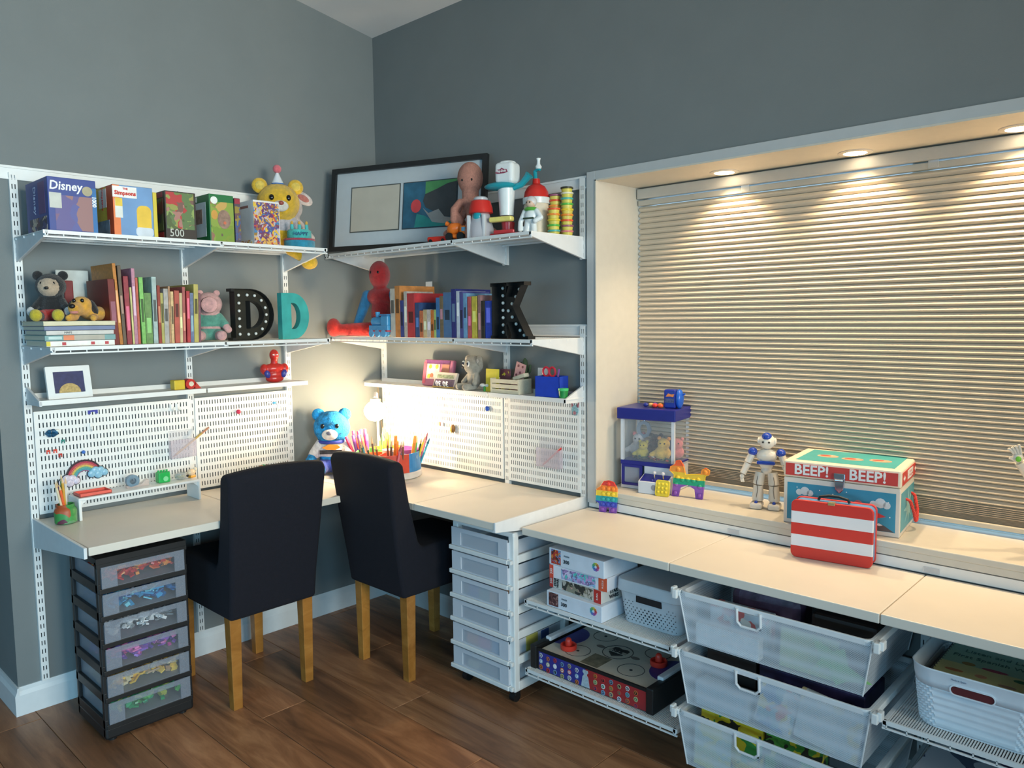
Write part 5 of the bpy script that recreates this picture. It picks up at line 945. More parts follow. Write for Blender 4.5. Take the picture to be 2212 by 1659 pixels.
MB().b2((-.05, -.062, .10), (.05, -.056, .118)).o('checker_band', M((40, 40, 46), .6, var=.9, sc=90), bbear); MB().pz([(-.04, 0), (-.01, .014), (.03, .012), (.045, .0), (.02, -.012), (-.02, -.010)], -.0605, .004).o('flame_emblem', M((235, 150, 40), .6), bbear, loc=(0, 0, .13)); MB().tube([(.06*math.cos(2*PI*k/18), .052*math.sin(2*PI*k/18), .152) for k in range(18)], .008, 7, True).o('collar', M((46, 62, 160), .7), bbear, sm=True)
for s in (-1, 1): MB().ball((s*.058, -.105, .052), (.030, .022, .022)).o('knee_patch', M((200, 60, 50), .7), bbear, sm=True)
# pen caddy
CX, CY = .372, -.248
cy_ = T('pen_caddy', 'round multicoloured pen caddy on a white turntable', 'pen caddy', (CX, CY, ZD), 0)
MB().lathe([(.145, 0), (.150, .004), (.150, .026), (.146, .030), (.02, .030)], n=48).o('turntable', M((214, 206, 200), .4), cy_, sm=True)
cols6 = [(196, 66, 46), (40, 120, 178), (150, 70, 140), (226, 190, 60), (90, 165, 90), (232, 120, 50)]
for k in range(6):
    a0 = -PI/3+k*PI/3; n = 8; q = MB()
    pts = [(a0+PI/3*i/n) for i in range(n+1)]
    for r0, r1 in ((.147, .143),):
        v = []
        for a in pts:
            for r in (r0, r1):
                for z in (.031, .115): v.append((r*math.cos(a), r*math.sin(a), z))
        for i in range(n):
            b0 = i*4; q.f += [(b0, b0+4, b0+5, b0+1), (b0+2, b0+3, b0+7, b0+6), (b0+1, b0+5, b0+7, b0+3), (b0, b0+2, b0+6, b0+4)]
        q.f += [(0, 1, 3, 2), (n*4, n*4+2, n*4+3, n*4+1)]; q.v = v
    seg_ = q.o('cup_wall', M(cols6[k], .4), cy_)
    am = a0+PI/6; MB().pz(rrect(.050, .022, .0108, 6, 0, .094), 0, .003, rmx(0, 0, am+PI/2, (.1455*math.cos(am), .1455*math.sin(am), 0))).o('handle_slot', M((44, 30, 34), .6) if k != 1 else M((222, 216, 200), .5), seg_)
    MB().b2((.03, -.0015, .031), (.143, .0015, .112), rmx(0, 0, a0)).o('divider', M(cols6[k], .4), cy_)
MB().cyl((0, 0, .03), (0, 0, .12), .03, n=20).o('centre_post', M((214, 206, 200), .4), cy_)
pens = [((206, 40, 80), 'crimson marker'), ((130, 60, 150), 'violet marker'), ((226, 90, 60), 'red-orange marker'), ((60, 70, 150), 'indigo marker'), ((222, 130, 50), 'orange marker'), ((50, 90, 60), 'dark green pencil'), ((120, 80, 60), 'brown pencil'), ((230, 200, 60), 'yellow pencil'), ((90, 170, 90), 'green pencil'), ((60, 160, 190), 'turquoise pen'), ((210, 110, 130), 'pink brush'), ((90, 66, 56), 'dark brown crayon')]
rp2 = random.Random(11); zone = [((-.105, -.05), [0, 1, 2, 3, 0, 1, 2, 0, 3, 1, 0]), ((.02, -.105), [5, 6, 11, 5, 9, 6, 11, 5]), ((.10, -.04), [6, 4, 10, 11, 6, 4, 6, 11, 2]), ((-.10, .06), [7, 8, 7, 8, 4, 7]), ((.08, .075), [9, 7, 8, 10, 5, 4])]
plc = ['in the left cup', 'in the front cup', 'in the right cup', 'in the back left cup', 'in the back right cup']
for zi, ((ox, oy), ids) in enumerate(zone):
    for j, pi_ in enumerate(ids):
        c, nm = pens[pi_]; x = ox+rp2.uniform(-.028, .028); y = oy+rp2.uniform(-.025, .025); L = rp2.uniform(.135, .175); tx = (x/.14)*.28+rp2.uniform(-.12, .12); ty = (y/.14)*.28+rp2.uniform(-.12, .12); r = .0075 if 'marker' in nm else .0046
        t = T('pen', '%s standing %s of the caddy' % (nm, plc[zi]), 'pen', (CX+x, CY+y, ZD+.032), 0, 'pens and pencils %s' % plc[zi]); t.rotation_euler = (-ty, tx, 0)
        pc = M(c, .4); MB().cyl((0, 0, 0), (0, 0, L*.8), r, n=8).o('barrel', pc, t, sm=True)
        if 'marker' in nm: MB().cyl((0, 0, L*.8), (0, 0, L), r*1.1, r*.9, n=8).o('cap', M(tuple(min(255, v+25) for v in c), .4), t, sm=True)
        elif 'pencil' in nm or 'crayon' in nm: MB().cyl((0, 0, L*.8), (0, 0, L), r, .0006, n=8).o('tip', M((214, 178, 130), .6), t, sm=True)
        else: MB().cyl((0, 0, L*.8), (0, 0, L), r*1.4, .001, n=8).o('bristle', M(tuple(int(v*.7) for v in c), .7), t, sm=True)
# outer desk: riser, jar, trinkets
rs = T('desk_riser', 'low white riser shelf standing on the left desk', 'riser', (.115, -1.265, ZD), LW)
MB().b2((-.225, -.055, .072), (.225, .055, .082)).o('top', WHITE, rs, bev=.003); MB().b2((-.225, -.055, 0), (-.215, .055, .075)).o('side', WHITE, rs, bev=.002); MB().b2((.215, -.055, 0), (.225, .055, .075)).o('side', WHITE, rs, bev=.002)
for s in (-1, 1): MB().pz([(s*.215, .073), (s*.195, .073), (s*.215, .055)], -.05, .1).o('corner_gusset', WHITE, rs)
RZ = ZD+.0825
o = MB().b2((-.055, -.035, 0), (.055, .035, .003)).b2((-.055, -.035, 0), (-.052, .035, .012)).b2((.052, -.035, 0), (.055, .035, .012)).b2((-.055, .032, 0), (.055, .035, .012)).b2((-.055, -.035, 0), (.055, -.032, .012)).o('coral_tray', M((232, 100, 84), .45), loc=(.118, -1.425, RZ), rot=(0, 0, LW), bev=.001); tag(o, 'coral pink open tray on the white riser', 'tray')
td = T('tape_dispenser', 'clear tape dispenser on the white riser', 'tape dispenser', (.115, -1.27, RZ), LW); MB().lathe([(.012, -.009), (.024, -.009), (.024, .009), (.012, .009), (.012, -.009)], n=24, mx=rmx(PI/2, 0, 0, (-.012, 0, .025))).o('tape_roll', frost((120, 150, 170), .7), td, sm=True); MB().pz([(-.036, 0), (.046, 0), (.046, .024), (.036, .022), (.018, .010), (-.02, .004), (-.036, .010)], -.011, .022).o('shell', frost((222, 200, 190), .5), td)
gt = T('green_box', 'small bright green toy box on the white riser', 'toy box', (.112, -1.165, RZ), LW); MB().b2((-.023, -.018, 0), (.023, .018, .042)).o('shell', M((40, 172, 84), .3), gt, bev=.005, seg=3); MB().pz(circ(.010, 14, .004, .016), -.0192, .0014).o('sticker', M((130, 210, 150), .4), gt)
for k in range(4): MB().cyl((-.016+k*.0107, 0, .042), (-.016+k*.0107, 0, .049), .004).o('stud', M((40, 172, 84), .3), gt)
gj = T('glass_dish', 'small round glass dish of gold beads on riser', 'dish', (.112, -1.095, RZ), 0); MB().lathe([(.014, 0), (.021, .006), (.023, .018), (.021, .026), (.0195, .026), (.0205, .018), (.018, .008)], n=24).o('bowl', clear((190, 196, 196), .35), gj, sm=True); MB().ball((0, 0, .012), (.015, .015, .008)).o('beads', M((196, 176, 80), .4), gj, sm=True)
bd = T('toy_bird', 'tiny shiny gold and pearl toy bird on riser', 'toy', (.112, -1.05, RZ), LW+.4); MB().ball((0, 0, .022), (.020, .012, .014)).o('body', M((236, 206, 170), .15), bd, sm=True); MB().ball((.016, -.004, .032), (.009, .008, .008)).o('head', M((240, 220, 190), .15), bd, sm=True); MB().b2((-.012, -.008, 0), (.016, .008, .010)).o('base', M((222, 160, 60), .3), bd, bev=.002); MB().ball((-.022, 0, .012), .005).o('dark_bead', BLACK, bd, sm=True)
jr = T('pencil_jar', 'painted multicoloured glass jar holding pencils', 'jar', (.155, -1.530, ZD), 0)
MB().lathe([(.030, 0), (.036, .005), (.037, .045), (.033, .056), (.029, .060), (.030, .070), (.0275, .070), (.0265, .060), (.034, .045), (.033, .006)], n=28).o('jar_wall', collage([(70, 150, 80), (190, 96, 40), (96, 46, 66), (100, 150, 110), (60, 140, 70), (170, 80, 40)], 22), jr, sm=True)
for i, (dx, dy, c, nm, L) in enumerate(((-.012, -.004, (80, 140, 60), 'green pencil', .17), (-.004, .006, (206, 160, 60), 'mustard pencil', .165), (.010, .004, (232, 100, 50), 'orange crayon', .14), (-.016, .008, (214, 210, 200), 'white straw', .16), (.002, -.01, (120, 84, 140), 'purple pencil', .15), (.014, -.006, (226, 206, 170), 'pale brush', .15))):
    t = T('pencil', '%s standing in the painted jar' % nm, 'pencil', (.155+dx*.6, -1.530+dy*.6, ZD+.007), 0, 'pencils in the painted jar'); t.rotation_euler = (.10+dx*6, .05+dy*6, 0)
    MB().cyl((0, 0, 0), (0, 0, L*.86), .0042, n=8).o('barrel', M(c, .45), t, sm=True); MB().cyl((0, 0, L*.86), (0, 0, L), .0042, .0008, n=8).o('tip', M((222, 186, 140), .6), t, sm=True)
tw = T('craft_wreath', 'small green and brown craft wreath behind the left chair', 'ornament', (.14, -.70, ZD), 0)
MB().lathe([(.05, 0), (.062, .006), (.066, .05), (.06, .05), (.055, .01)], n=24).o('dish', M((60, 120, 80), .6), tw, sm=True); rw = random.Random(5)
for k in range(18): a = 2*PI*k/18; MB().ball((.058*math.cos(a), .058*math.sin(a), .055+rw.uniform(0, .018)), (.017, .012, .011), rmx(rw.random(), rw.random(), a)).o('leaf_bead', M([(40, 130, 80), (150, 110, 80), (60, 150, 90), (200, 160, 130), (90, 70, 50)][k % 5], .5), tw, sm=True)
o = MB().tube([(.012, -1.22, .50), (.02, -1.15, .46), (.03, -1.08, .30), (.025, -.98, .22), (.02, -.90, .25), (.018, -.80, .30), (.02, -.62, .36)], .0032).o('power_cable', BLACK, sm=True); tag(o, 'black power cable looping on wall below left desk', 'cable')

# ================================================================ pegboard things
def pin(name, label, cat, y, z, mat, r=.007):
    t = T(name, label, cat, (.017, y, z), LW, 'pins and clips on the pegboards'); MB().ball((0, -r*.8, 0), r).o('head', mat, t, sm=True); MB().cyl((0, -r*.4, 0), (0, .001, 0), r*.4).o('pin', WHITE, t); return t
def rclip(label, y, z, c, w=.012, h=.014):
    t = T('peg_clip', label, 'clip', (.017, y, z), LW, 'pins and clips on the pegboards')
    MB().pz([(-w/2, 0), (-w/2+w*.25, 0), (-w/2+w*.25, h*.55), (w/2-w*.25, h*.55), (w/2-w*.25, 0), (w/2, 0), (w/2, h), (-w/2, h)], -.006, .005).o('body', M(c, .4), t); return t
rclip('wide royal blue clip at the top of outer pegboard', -1.377, 1.085, (50, 60, 160), .034, .014); rclip('small teal clip above the red clips', -1.485, .985, (30, 130, 120)); rclip('left one of two red square clips', -1.536, .952, (216, 60, 44)); rclip('right one of two red square clips', -1.513, .952, (216, 62, 46)); rclip('single dark red clip below the square red clips', -1.497, .934, (190, 50, 40))
sr = T('hair_scrunchie', 'teal and navy hair scrunchie on the outer pegboard', 'scrunchie', (.022, -1.522, 1.028), LW); q = MB(); q.tube([(.014*math.cos(2*PI*k/18), -.005+.003*math.sin(5*k), .008*math.sin(2*PI*k/18)) for k in range(18)], [.007+.002*math.sin(k*2.3) for k in range(18)], 7, True); q.o('band', M((28, 84, 120), .5, var=.6, sc=90), sr, sm=True); MB().ball((.018, -.006, .006), .007).o('bead', M((226, 232, 225), .2), sr, sm=True)
def hook(label, y, z, x=None):
    loc = (.017, y, z) if x is None else (x, -.017, z); t = T('peg_hook', label, 'hook', loc, LW if x is None else 0, 'white hooks on the pegboards'); MB().box((0, -.002, 0), (.007, .004, .030)).o('plate', WHITE, t, bev=.001); MB().tube([(0, -.003, -.008), (0, -.016, -.014), (0, -.022, -.008), (0, -.023, .004)], .0022).o('prong', WHITE, t, sm=True)
hook('white hook above the rainbow ornament', -1.388, 1.035); hook('left white hook near the middle standard', -1.078, 1.080); hook('right white hook near the middle standard', -1.052, 1.080); hook('white hook at the corner end of inner pegboard', -.598, 1.040)
pin('push_pin', 'round crimson push pin on the inner pegboard', 'pin', -.792, 1.036, M((206, 40, 80), .35), .010); pin('push_pin', 'blue round pin holding the rainbow ornament', 'pin', -1.418, .943, M((60, 110, 190), .35), .007)
t = T('hair_clip', 'small turquoise hair clip at top of inner pegboard', 'clip', (.018, -.628, 1.060), LW); MB().box((-.008, -.004, .001), (.034, .004, .004)).o('bar', WHITE, t, rot=(0, .08, 0)); MB().ball((.010, -.006, 0), (.010, .004, .005)).o('bead', M((60, 150, 200), .3), t, sm=True)
rn = T('rainbow_ornament', 'glittery rainbow ornament with two clouds on pegboard', 'ornament', (.020, -1.420, .845), LW)
for k, c in enumerate(((60, 40, 50), (178, 60, 80), (200, 110, 90), (206, 180, 90), (96, 160, 140), (70, 150, 165), (150, 96, 130))):
    r1 = .066-.0062*k; r0 = r1-.0062 if k < 6 else r1-.003; a = [math.radians(170-150*i/20) for i in range(21)]; poly = [(r1*math.cos(x), r1*math.sin(x)*1.05) for x in a]+[(r0*math.cos(x), r0*math.sin(x)*1.05) for x in a[::-1]]
    MB().pz(poly[::-1], -.006-.0003*k, .006).o('rainbow_band', M(c, .35, var=.3, sc=400), rn)
def cloud(c, x, z, name):
    q = MB()
    for dx, dz, r in ((-.024, -.004, .014), (-.010, .006, .016), (.008, .005, .015), (.022, -.004, .013), (0, -.008, .016)): q.ball((x+dx, -.008, z+dz), (r, .006, r))
    q.o(name, M(c, .3, var=.2, sc=300), rn, sm=True); q = MB()
    for dx, dz, r in ((-.024, -.004, .0165), (-.010, .006, .0185), (.008, .005, .0175), (.022, -.004, .0155), (0, -.008, .0185)): q.ball((x+dx, -.005, z+dz), (r, .004, r))
    q.o(name+'_outline', M((40, 38, 46), .5), rn, sm=True)
cloud((214, 206, 222), -.052, -.002, 'white_cloud'); cloud((140, 190, 214), .048, .016, 'blue_cloud')
def pocket(label, loc, rz, w, h, cat='pocket'):
    t = T('clear_pocket', label, cat, loc, rz, 'clear pockets on the pegboards'); P_ = frost((226, 214, 226), .30, .15)
    MB().b2((-w/2, -.024, 0), (w/2, -.0225, h)).o('front_panel', P_, t); MB().b2((-w/2, -.024, 0), (-w/2+.0015, -.002, h)).b2((w/2-.0015, -.024, 0), (w/2, -.002, h)).b2((-w/2, -.024, 0), (w/2, -.002, .0015)).o('side_panel', P_, t); MB().b2((-w/2, -.003, 0), (w/2, -.0015, h*1.5)).o('back_panel', frost((226, 222, 228), .16, .15), t); return t
pocket('clear plastic pocket with pencil on outer pegboard', (.017, -1.045, .872), LW, .105, .075); pocket('clear plastic pocket with red pen on window pegboard', (1.155, -.017, .818), 0, .125, .078)
def lean_pen(label, name, p0, p1, r, mats, cat):
    p0 = Vector(p0); p1 = Vector(p1); d = p1-p0; t = T(name, label, cat, p0, 0); t.rotation_euler = d.to_track_quat('Z', 'Y').to_euler(); L = d.length
    MB().cyl((0, 0, L*.10), (0, 0, L*.80), r, n=10).o('barrel', mats[0], t, sm=True); MB().cyl((0, 0, 0), (0, 0, L*.10), .0008, r, n=10).o('tip', mats[1], t, sm=True); MB().cyl((0, 0, L*.80), (0, 0, L), r*1.05, r*.9, n=10).o('end', mats[2], t, sm=True)
lean_pen('long yellow pencil leaning out of the clear pocket', 'pencil', (.030, -1.088, .877), (.040, -.935, .985), .0042, (M((196, 160, 80), .5), M((150, 110, 70), .6), M((190, 130, 100), .6)), 'pencil')
lean_pen('white pen with red end in the clear pocket', 'pen', (1.118, -.030, .822), (1.222, -.034, .905), .0042, (M((190, 120, 110), .5), M((160, 80, 70), .5), M((220, 50, 56), .4)), 'pen')
t = T('push_pin', 'shiny blue dome pin on the lamp-side pegboard', 'pin', (.792, -.017, 1.034), 0); MB().ball((0, -.007, 0), (.0115, .008, .0115)).o('dome', M((44, 84, 180), .15), t, sm=True); MB().cyl((0, -.003, 0), (0, .001, 0), .005).o('pin', WHITE, t)
t = T('animal_charm', 'glittery antlered charm on the window pegboard', 'charm', (1.283, -.018, 1.062), 0); MB().pz(circ(.016, 18, 0, 0, .021), -.004, .004).o('head', M((150, 190, 200), .2, .3, var=.6, sc=400), t); MB().ball((0, -.005, -.010), (.008, .003, .007)).o('muzzle', M((170, 110, 120), .4), t, sm=True)
for s in (-1, 1): MB().pz([(s*.006, .014), (s*.020, .036), (s*.016, .012)] if s > 0 else [(s*.016, .012), (s*.020, .036), (s*.006, .014)], -.003, .003).o('horn', M((150, 90, 100), .3), t)
t = T('food_magnet', 'small brown and gold burger-shaped magnet on pegboard', 'magnet', (.566, -.018, .925), .5); MB().ball((0, -.012, .0), (.010, .012, .020)).o('bun', M((120, 80, 36), .5), t, sm=True); MB().ball((-.006, -.014, -.002), (.007, .010, .017)).o('filling', M((196, 160, 60), .5), t, sm=True)
t = T('word_magnet', 'small pink and brown letter magnet near the lamp', 'magnet', (.480, -.018, .938), 0); MB().box((-.010, -.003, 0), (.012, .004, .018)).o('brown_letter', M((150, 110, 90), .5), t, bev=.001); MB().box((.008, -.003, 0), (.018, .004, .020)).o('pink_letter', M((206, 180, 176), .5), t, bev=.003)
# ================================================================ sill things
ZW = .7575
cl_ = T('claw_machine', 'blue and white toy claw machine filled with plush', 'claw machine', (1.530, .178, ZW), .17); CB = M((38, 42, 130), .35, var=.05); CWt = M((214, 216, 222), .35, var=.03)
w, d = .222, .165
MB().b2((-w/2, -d/2, 0), (w/2, d/2, .018)).o('foot', CWt, cl_, bev=.003); MB().b2((-w/2, -d/2+.004, .018), (-w/2+.006, d/2, .105)).b2((w/2-.006, -d/2+.004, .018), (w/2, d/2, .105)).b2((-w/2, d/2-.006, .018), (w/2, d/2, .105)).b2((-.01, -d/2, .018), (w/2, -d/2+.006, .105)).o('lower_case', CWt, cl_)
MB().b2((-w/2, -d/2-.003, .095), (w/2, d/2, .112)).o('blue_deck', CB, cl_, bev=.002); MB().ring(rrect(.086, .082, .004, 2, -.062, .055), rrect(.066, .062, .003, 2, -.062, .055), -d/2-.004, .008).o('chute_frame', CB, cl_); MB().b2((-.095, -d/2+.002, .024), (-.029, -d/2+.004, .086)).o('chute_flap', frost((190, 196, 210), .4, .1), cl_)
MB().pz([(.0, 0), (.0, 0)], 0, 0) if False else None
v = [(x, y, z) for x in (-.012, w/2-.004) for y, z in ((-d/2, .0), (-d/2-.055, .0), (-d/2-.055, .046), (-d/2, .066))]
MB().add(v, [(0, 1, 2, 3), (7, 6, 5, 4), (0, 4, 5, 1), (1, 5, 6, 2), (2, 6, 7, 3), (3, 7, 4, 0)]).o('control_box', CWt, cl_, bev=.002)
v = [(x, y, z+.001) for x in (-.006, w/2-.010) for y, z in ((-d/2-.004, .058), (-d/2-.051, .0415), (-d/2-.051, .048), (-d/2-.004, .066))]
MB().add(v, [(0, 1, 2, 3), (7, 6, 5, 4), (0, 4, 5, 1), (1, 5, 6, 2), (2, 6, 7, 3), (3, 7, 4, 0)]).o('control_plate', CB, cl_)
for x in (.045, .080): MB().cyl((x, -d/2-.028, .054), (x, -d/2-.030, .074), .003).o('joystick', CHROME, cl_); MB().ball((x, -d/2-.031, .078), .007).o('joystick_ball', M((206, 206, 214), .2), cl_, sm=True); MB().ball((x-.004, -d/2-.044, .050), .006).o('button', CB, cl_, sm=True)
MB().pz(circ(.011, 16, .052, .026), -d/2-.0558, .001).o('coin_mark', M((150, 152, 160), .4), cl_)
for x in (-1, 1):
    for y in (-1, 1): MB().b2((x*(w/2-.006)-.006, y*(d/2-.006)-.006, .112), (x*(w/2-.006)+.006, y*(d/2-.006)+.006, .275)).o('post', CWt, cl_)
MB().b2((-w/2+.012, -d/2+.001, .112), (w/2-.012, -d/2+.0025, .275)).o('front_glass', clear((230, 236, 245), .10), cl_); MB().b2((w/2-.0025, -d/2+.012, .112), (w/2-.001, d/2-.012, .275)).o('side_glass', clear((230, 236, 245), .10), cl_); MB().b2((-w/2+.001, -d/2+.012, .112), (-w/2+.0025, d/2-.012, .275)).o('side_glass', clear((230, 236, 245), .10), cl_)
MB().b2((-w/2-.012, -d/2-.012, .275), (w/2+.008, d/2+.004, .320)).o('roof', CB, cl_, bev=.004); MB().ring(circ(.032, 8, -.05, .225, .036), circ(.016, 8, -.05, .225, .022), .0, .008).o('claw', M((150, 160, 176), .3, .4), cl_); MB().cyl((-.05, .004, .26), (-.05, .004, .276), .006).o('claw_rod', CHROME, cl_)
def toylet(label, dx, dy, c, r, sq=None):
    a = .17; x = 1.530+dx*math.cos(a)*.9-dy*math.sin(a); y = .178+dx*math.sin(a)+dy*math.cos(a); t = T('mini_plush', label, 'plush toy', (x, y, ZW+.1125), .3, 'mini plush prizes in the claw machine')
    blob('body', [('e', (0, 0, r*.9), (r, r*.8, r*.9)), ('e', (r*.2, -r*.3, r*2.1), (r*.75, r*.7, r*.7)), ('c', (-r*.8, 0, r), (-r*1.3, -r*.3, r*.7), r*.3, r*.3)], plush_m(c), t, r*.14, 3); 
    for s in (-1, 1): MB().ball((r*.2+s*r*.55, -r*.2, r*2.7), r*.25).o('ear', plush_m(sq or c), t, sm=True); MB().ball((r*.2+s*r*.25, -r*.95, r*2.2), r*.1).o('eye', EYE, t, sm=True)
toylet('mini white plush at the left inside the claw machine', -.092, .02, (214, 206, 206), .034, (224, 130, 130)); toylet('mini yellow plush lying in the claw machine', -.045, -.03, (206, 184, 70), .026); toylet('mini brown and white plush in the claw machine', -.002, .0, (84, 54, 44), .035, (60, 40, 36)); toylet('mini golden duck plush in the claw machine', .050, -.035, (232, 190, 80), .033, (226, 150, 60)); toylet('mini pink plush at the back of claw machine', .085, .03, (222, 120, 130), .030); toylet('mini grey and black plush in the claw machine', .035, .045, (150, 146, 144), .028, (40, 38, 38))
heap('toy_gravel', 'dark green and brown prize filler in the claw machine', (1.530, .178, ZW+.1125), .17, w-.03, d-.03, .010, ((60, 70, 60), (90, 66, 56), (40, 80, 70), (160, 60, 50)), 110, .012, 'filler')
gm = T('grabber_toy', 'blue toy vending capsule on top of the claw machine', 'toy', (1.612, .172, ZW+.3205), .25); MB().b2((-.030, -.022, 0), (.016, .022, .072)).o('case', M((32, 48, 150), .3), gm, bev=.006, seg=3); MB().ball((.026, 0, .036), (.016, .026, .038)).o('wheel_side', M((36, 96, 200), .25), gm, sm=True); MB().pz([(-.022, .045), (-.012, .058), (.0, .054), (.012, .056), (.008, .044), (-.004, .046)], -.0232, .0014).o('orange_splash', M((240, 140, 70), .4), gm); MB().box((-.007, -.0225, .030), (.036, .0016, .016)).o('label_strip', M((80, 80, 120), .4, var=.5, sc=150), gm); MB().tube([(.035, 0, .05), (.048, -.004, .056)], .004).o('lever', M((40, 90, 190), .3), gm, sm=True)
for i, (dx, dy, c, nm) in enumerate(((0, 0, (40, 50, 140), 'navy'), (.022, .004, (222, 180, 110), 'tan'), (.044, -.004, (230, 60, 46), 'red'), (.066, .0, (232, 90, 44), 'orange-red'), (.030, .02, (130, 90, 180), 'lilac'), (.056, .018, (236, 190, 70), 'amber'))): tag(MB().ball((0, 0, .0085), (.012, .010, .0085)).o('toy_bead', M(c, .35), loc=(1.510+dx, .140+dy, ZW+.3205), sm=True), 'small %s putty blob on the claw machine roof' % nm, 'putty', 'putty blobs on the claw machine')
RBW = [(132, 76, 170), (60, 72, 180), (40, 160, 165), (236, 200, 50), (240, 130, 40), (224, 60, 44)]
def popit(label, loc, rz, tilt, poly, dots, cols, lo, hi, t_=.012, dr=.0085):
    t = T('pop_toy', label, 'fidget toy', loc, rz); t.rotation_euler = (tilt, 0, rz); m = bands(cols, 2, lo, hi)
    MB().pz(poly, -t_/2, t_).o('sheet', m, t, bev=.002); q = MB(); n = len(poly); q.tube([(x, -t_/2, z) for x, z in poly], .0016, 5, True); q.o('rim', m, t)
    for x, z in dots: MB().ball((x, -t_/2-.001, z), (dr, .005, dr), n=12, m=8).o('bubble', m, t, sm=True)
    return t
pp = [(-.034, .0), (-.008, .0), (-.006, .018), (.006, .018), (.008, .0), (.034, .0), (.036, .06), (.034, .095), (.020, .117), (.0, .122), (-.020, .117), (-.034, .095), (-.048, .085), (-.050, .04), (-.036, .032)]
popit('rainbow bubble fidget toy leaning on sill front', (1.452, -.030, .6805), .25, -.10, pp, [(x, z) for z in (.03, .05, .07, .09) for x in (-.020, .0, .020)]+[(-.021, .010), (.021, .010), (0, .108)], RBW, 0, .122)
dg = [(-.060, .0), (-.036, .0), (-.030, .034), (0, .048), (.028, .034), (.034, .0), (.058, .0), (.062, .06), (.064, .085), (.078, .092), (.080, .108), (.066, .116), (.052, .108), (.048, .092), (-.012, .084), (-.022, .118), (-.036, .136), (-.050, .132), (-.054, .118), (-.072, .108), (-.074, .094), (-.056, .080)]
popit('rainbow dog-shaped bubble fidget toy on the sill', (1.725, .095, ZW), .15, -.12, dg, [(-.047, .012), (.047, .012), (-.045, .045), (.047, .045), (-.022, .064), (.0, .066), (.022, .064), (-.04, .10), (.066, .100), (-.04, .070), (.04, .070)], [(132, 76, 170), (150, 90, 180), (40, 165, 120), (236, 196, 50), (240, 150, 50), (236, 96, 44)], 0, .136)
popit('small yellow bubble fidget square before the claw machine', (1.642, .052, ZW), .2, -.25, rrect(.052, .058, .008, 3, 0, .029), [(x, z) for x in (-.015, 0, .015) for z in (.014, .029, .044)], [(226, 200, 50), (230, 206, 56)], 0, .06, .014, .0055)
# robot
rbt = T('toy_robot', 'white toy robot with blue shoulders on the window sill', 'toy robot', (2.014, .130, ZW), .30); RW = M((226, 218, 206), .25, var=.02); RBl = M((36, 70, 170), .2, var=.04)
blob('torso', [('e', (0, 0, .185), (.036, .022, .026)), ('e', (0, 0, .160), (.026, .018, .024)), ('e', (0, 0, .135), (.020, .016, .016))], RW, rbt, .003, 3); MB().b2((-.031, -.024, .157), (.031, -.014, .170)).o('chest_band', RBl, rbt, bev=.005, seg=3)
MB().ball((0, 0, .236), (.028, .024, .027)).o('head', RW, rbt, sm=True); MB().ball((0, -.004, .252), (.018, .020, .016)).o('forehead', RBl, rbt, sm=True); MB().cyl((0, 0, .203), (0, 0, .218), .010).o('neck', M((160, 156, 150), .4), rbt)
for s in (-1, 1):
    MB().ball((s*.010, -.0225, .236), .0035).o('eye', EYE, rbt, sm=True); MB().ball((s*.047, 0, .198), (.016, .016, .015)).o('shoulder', RBl, rbt, sm=True); MB().ball((s*.027, -.001, .238), (.006, .010, .012)).o('ear_disc', RW, rbt, sm=True)
    ar = MB(); ar.tube([(s*.050, 0, .188), (s*.062, -.004, .160)], [.012, .0135], 10); ar.tube([(s*.062, -.004, .156), (s*.078, -.012, .120)], [.0125, .011], 10); ar.o('arm', RW, rbt, sm=True); hn = MB(); hn.ball((s*.080, -.014, .110), (.008, .008, .010))
    for k in range(3): hn.tube([(s*(.076+.004*k), -.018, .104), (s*(.072+.004*k), -.024, .092)], .0025, 6)
    hn.o('hand', RW, rbt, sm=True)
    lg = MB(); lg.tube([(s*.020, 0, .128), (s*.026, -.002, .085)], [.0175, .019], 10); lg.tube([(s*.026, -.002, .082), (s*.028, 0, .028)], [.0165, .0195], 10); lg.o('leg', RW, rbt, sm=True); MB().tube([(s*.026, -.0195, .115), (s*.030, -.0208, .095), (s*.026, -.0200, .070), (s*.030, -.0205, .04)], .0009, 5).o('panel_line', M((80, 70, 66), .5), rbt)
    MB().b2((s*.030-.021, -.034, 0), (s*.030+.021, .022, .022)).o('foot', RW, rbt, bev=.008, seg=3); MB().ball((s*.030, -.024, .024), .006).o('ankle_stud', RBl, rbt, sm=True)
# storage chest
ch = T('storage_chest', 'printed cardboard chest lettered BEEP with rope handle', 'chest', (2.290, .150, ZW), .118); w, d, h = .345, .262, .150; TRQ = (52, 140, 170)
MB().b2((-w/2, -d/2, 0), (w/2, d/2, h)).o('body', M((222, 214, 202), .5, var=.03), ch, bev=.003); plate(ch, 'front_picture', -w/2+.012, w/2-.012, .014, h-.016, -d/2, M(TRQ, .45, var=.15, sc=8)); MB().b2((w/2, -d/2+.012, .014), (w/2+.0008, d/2-.012, h-.016)).o('side_picture', M((84, 160, 175), .45, var=.12, sc=10), ch)
ld = MB().b2((-w/2-.002, -d/2-.002, h+.001), (w/2+.002, d/2+.002, h+.056)).o('lid', M((226, 216, 196), .5, var=.03), ch, bev=.008, seg=3)
MB().b2((-w/2+.006, -d/2-.0032, h+.008), (w/2-.008, -d/2-.002, h+.047)).o('front_band', M((204, 62, 52), .45), ld); MB().b2((w/2+.002, -d/2+.008, h+.008), (w/2+.0032, d/2-.008, h+.047)).o('side_band', M((204, 62, 52), .45), ld); MB().b2((-w/2+.03, -d/2+.022, h+.056), (w/2-.022, d/2-.022, h+.0566)).o('top_picture', M((70, 165, 170), .45, var=.06, sc=12), ld)
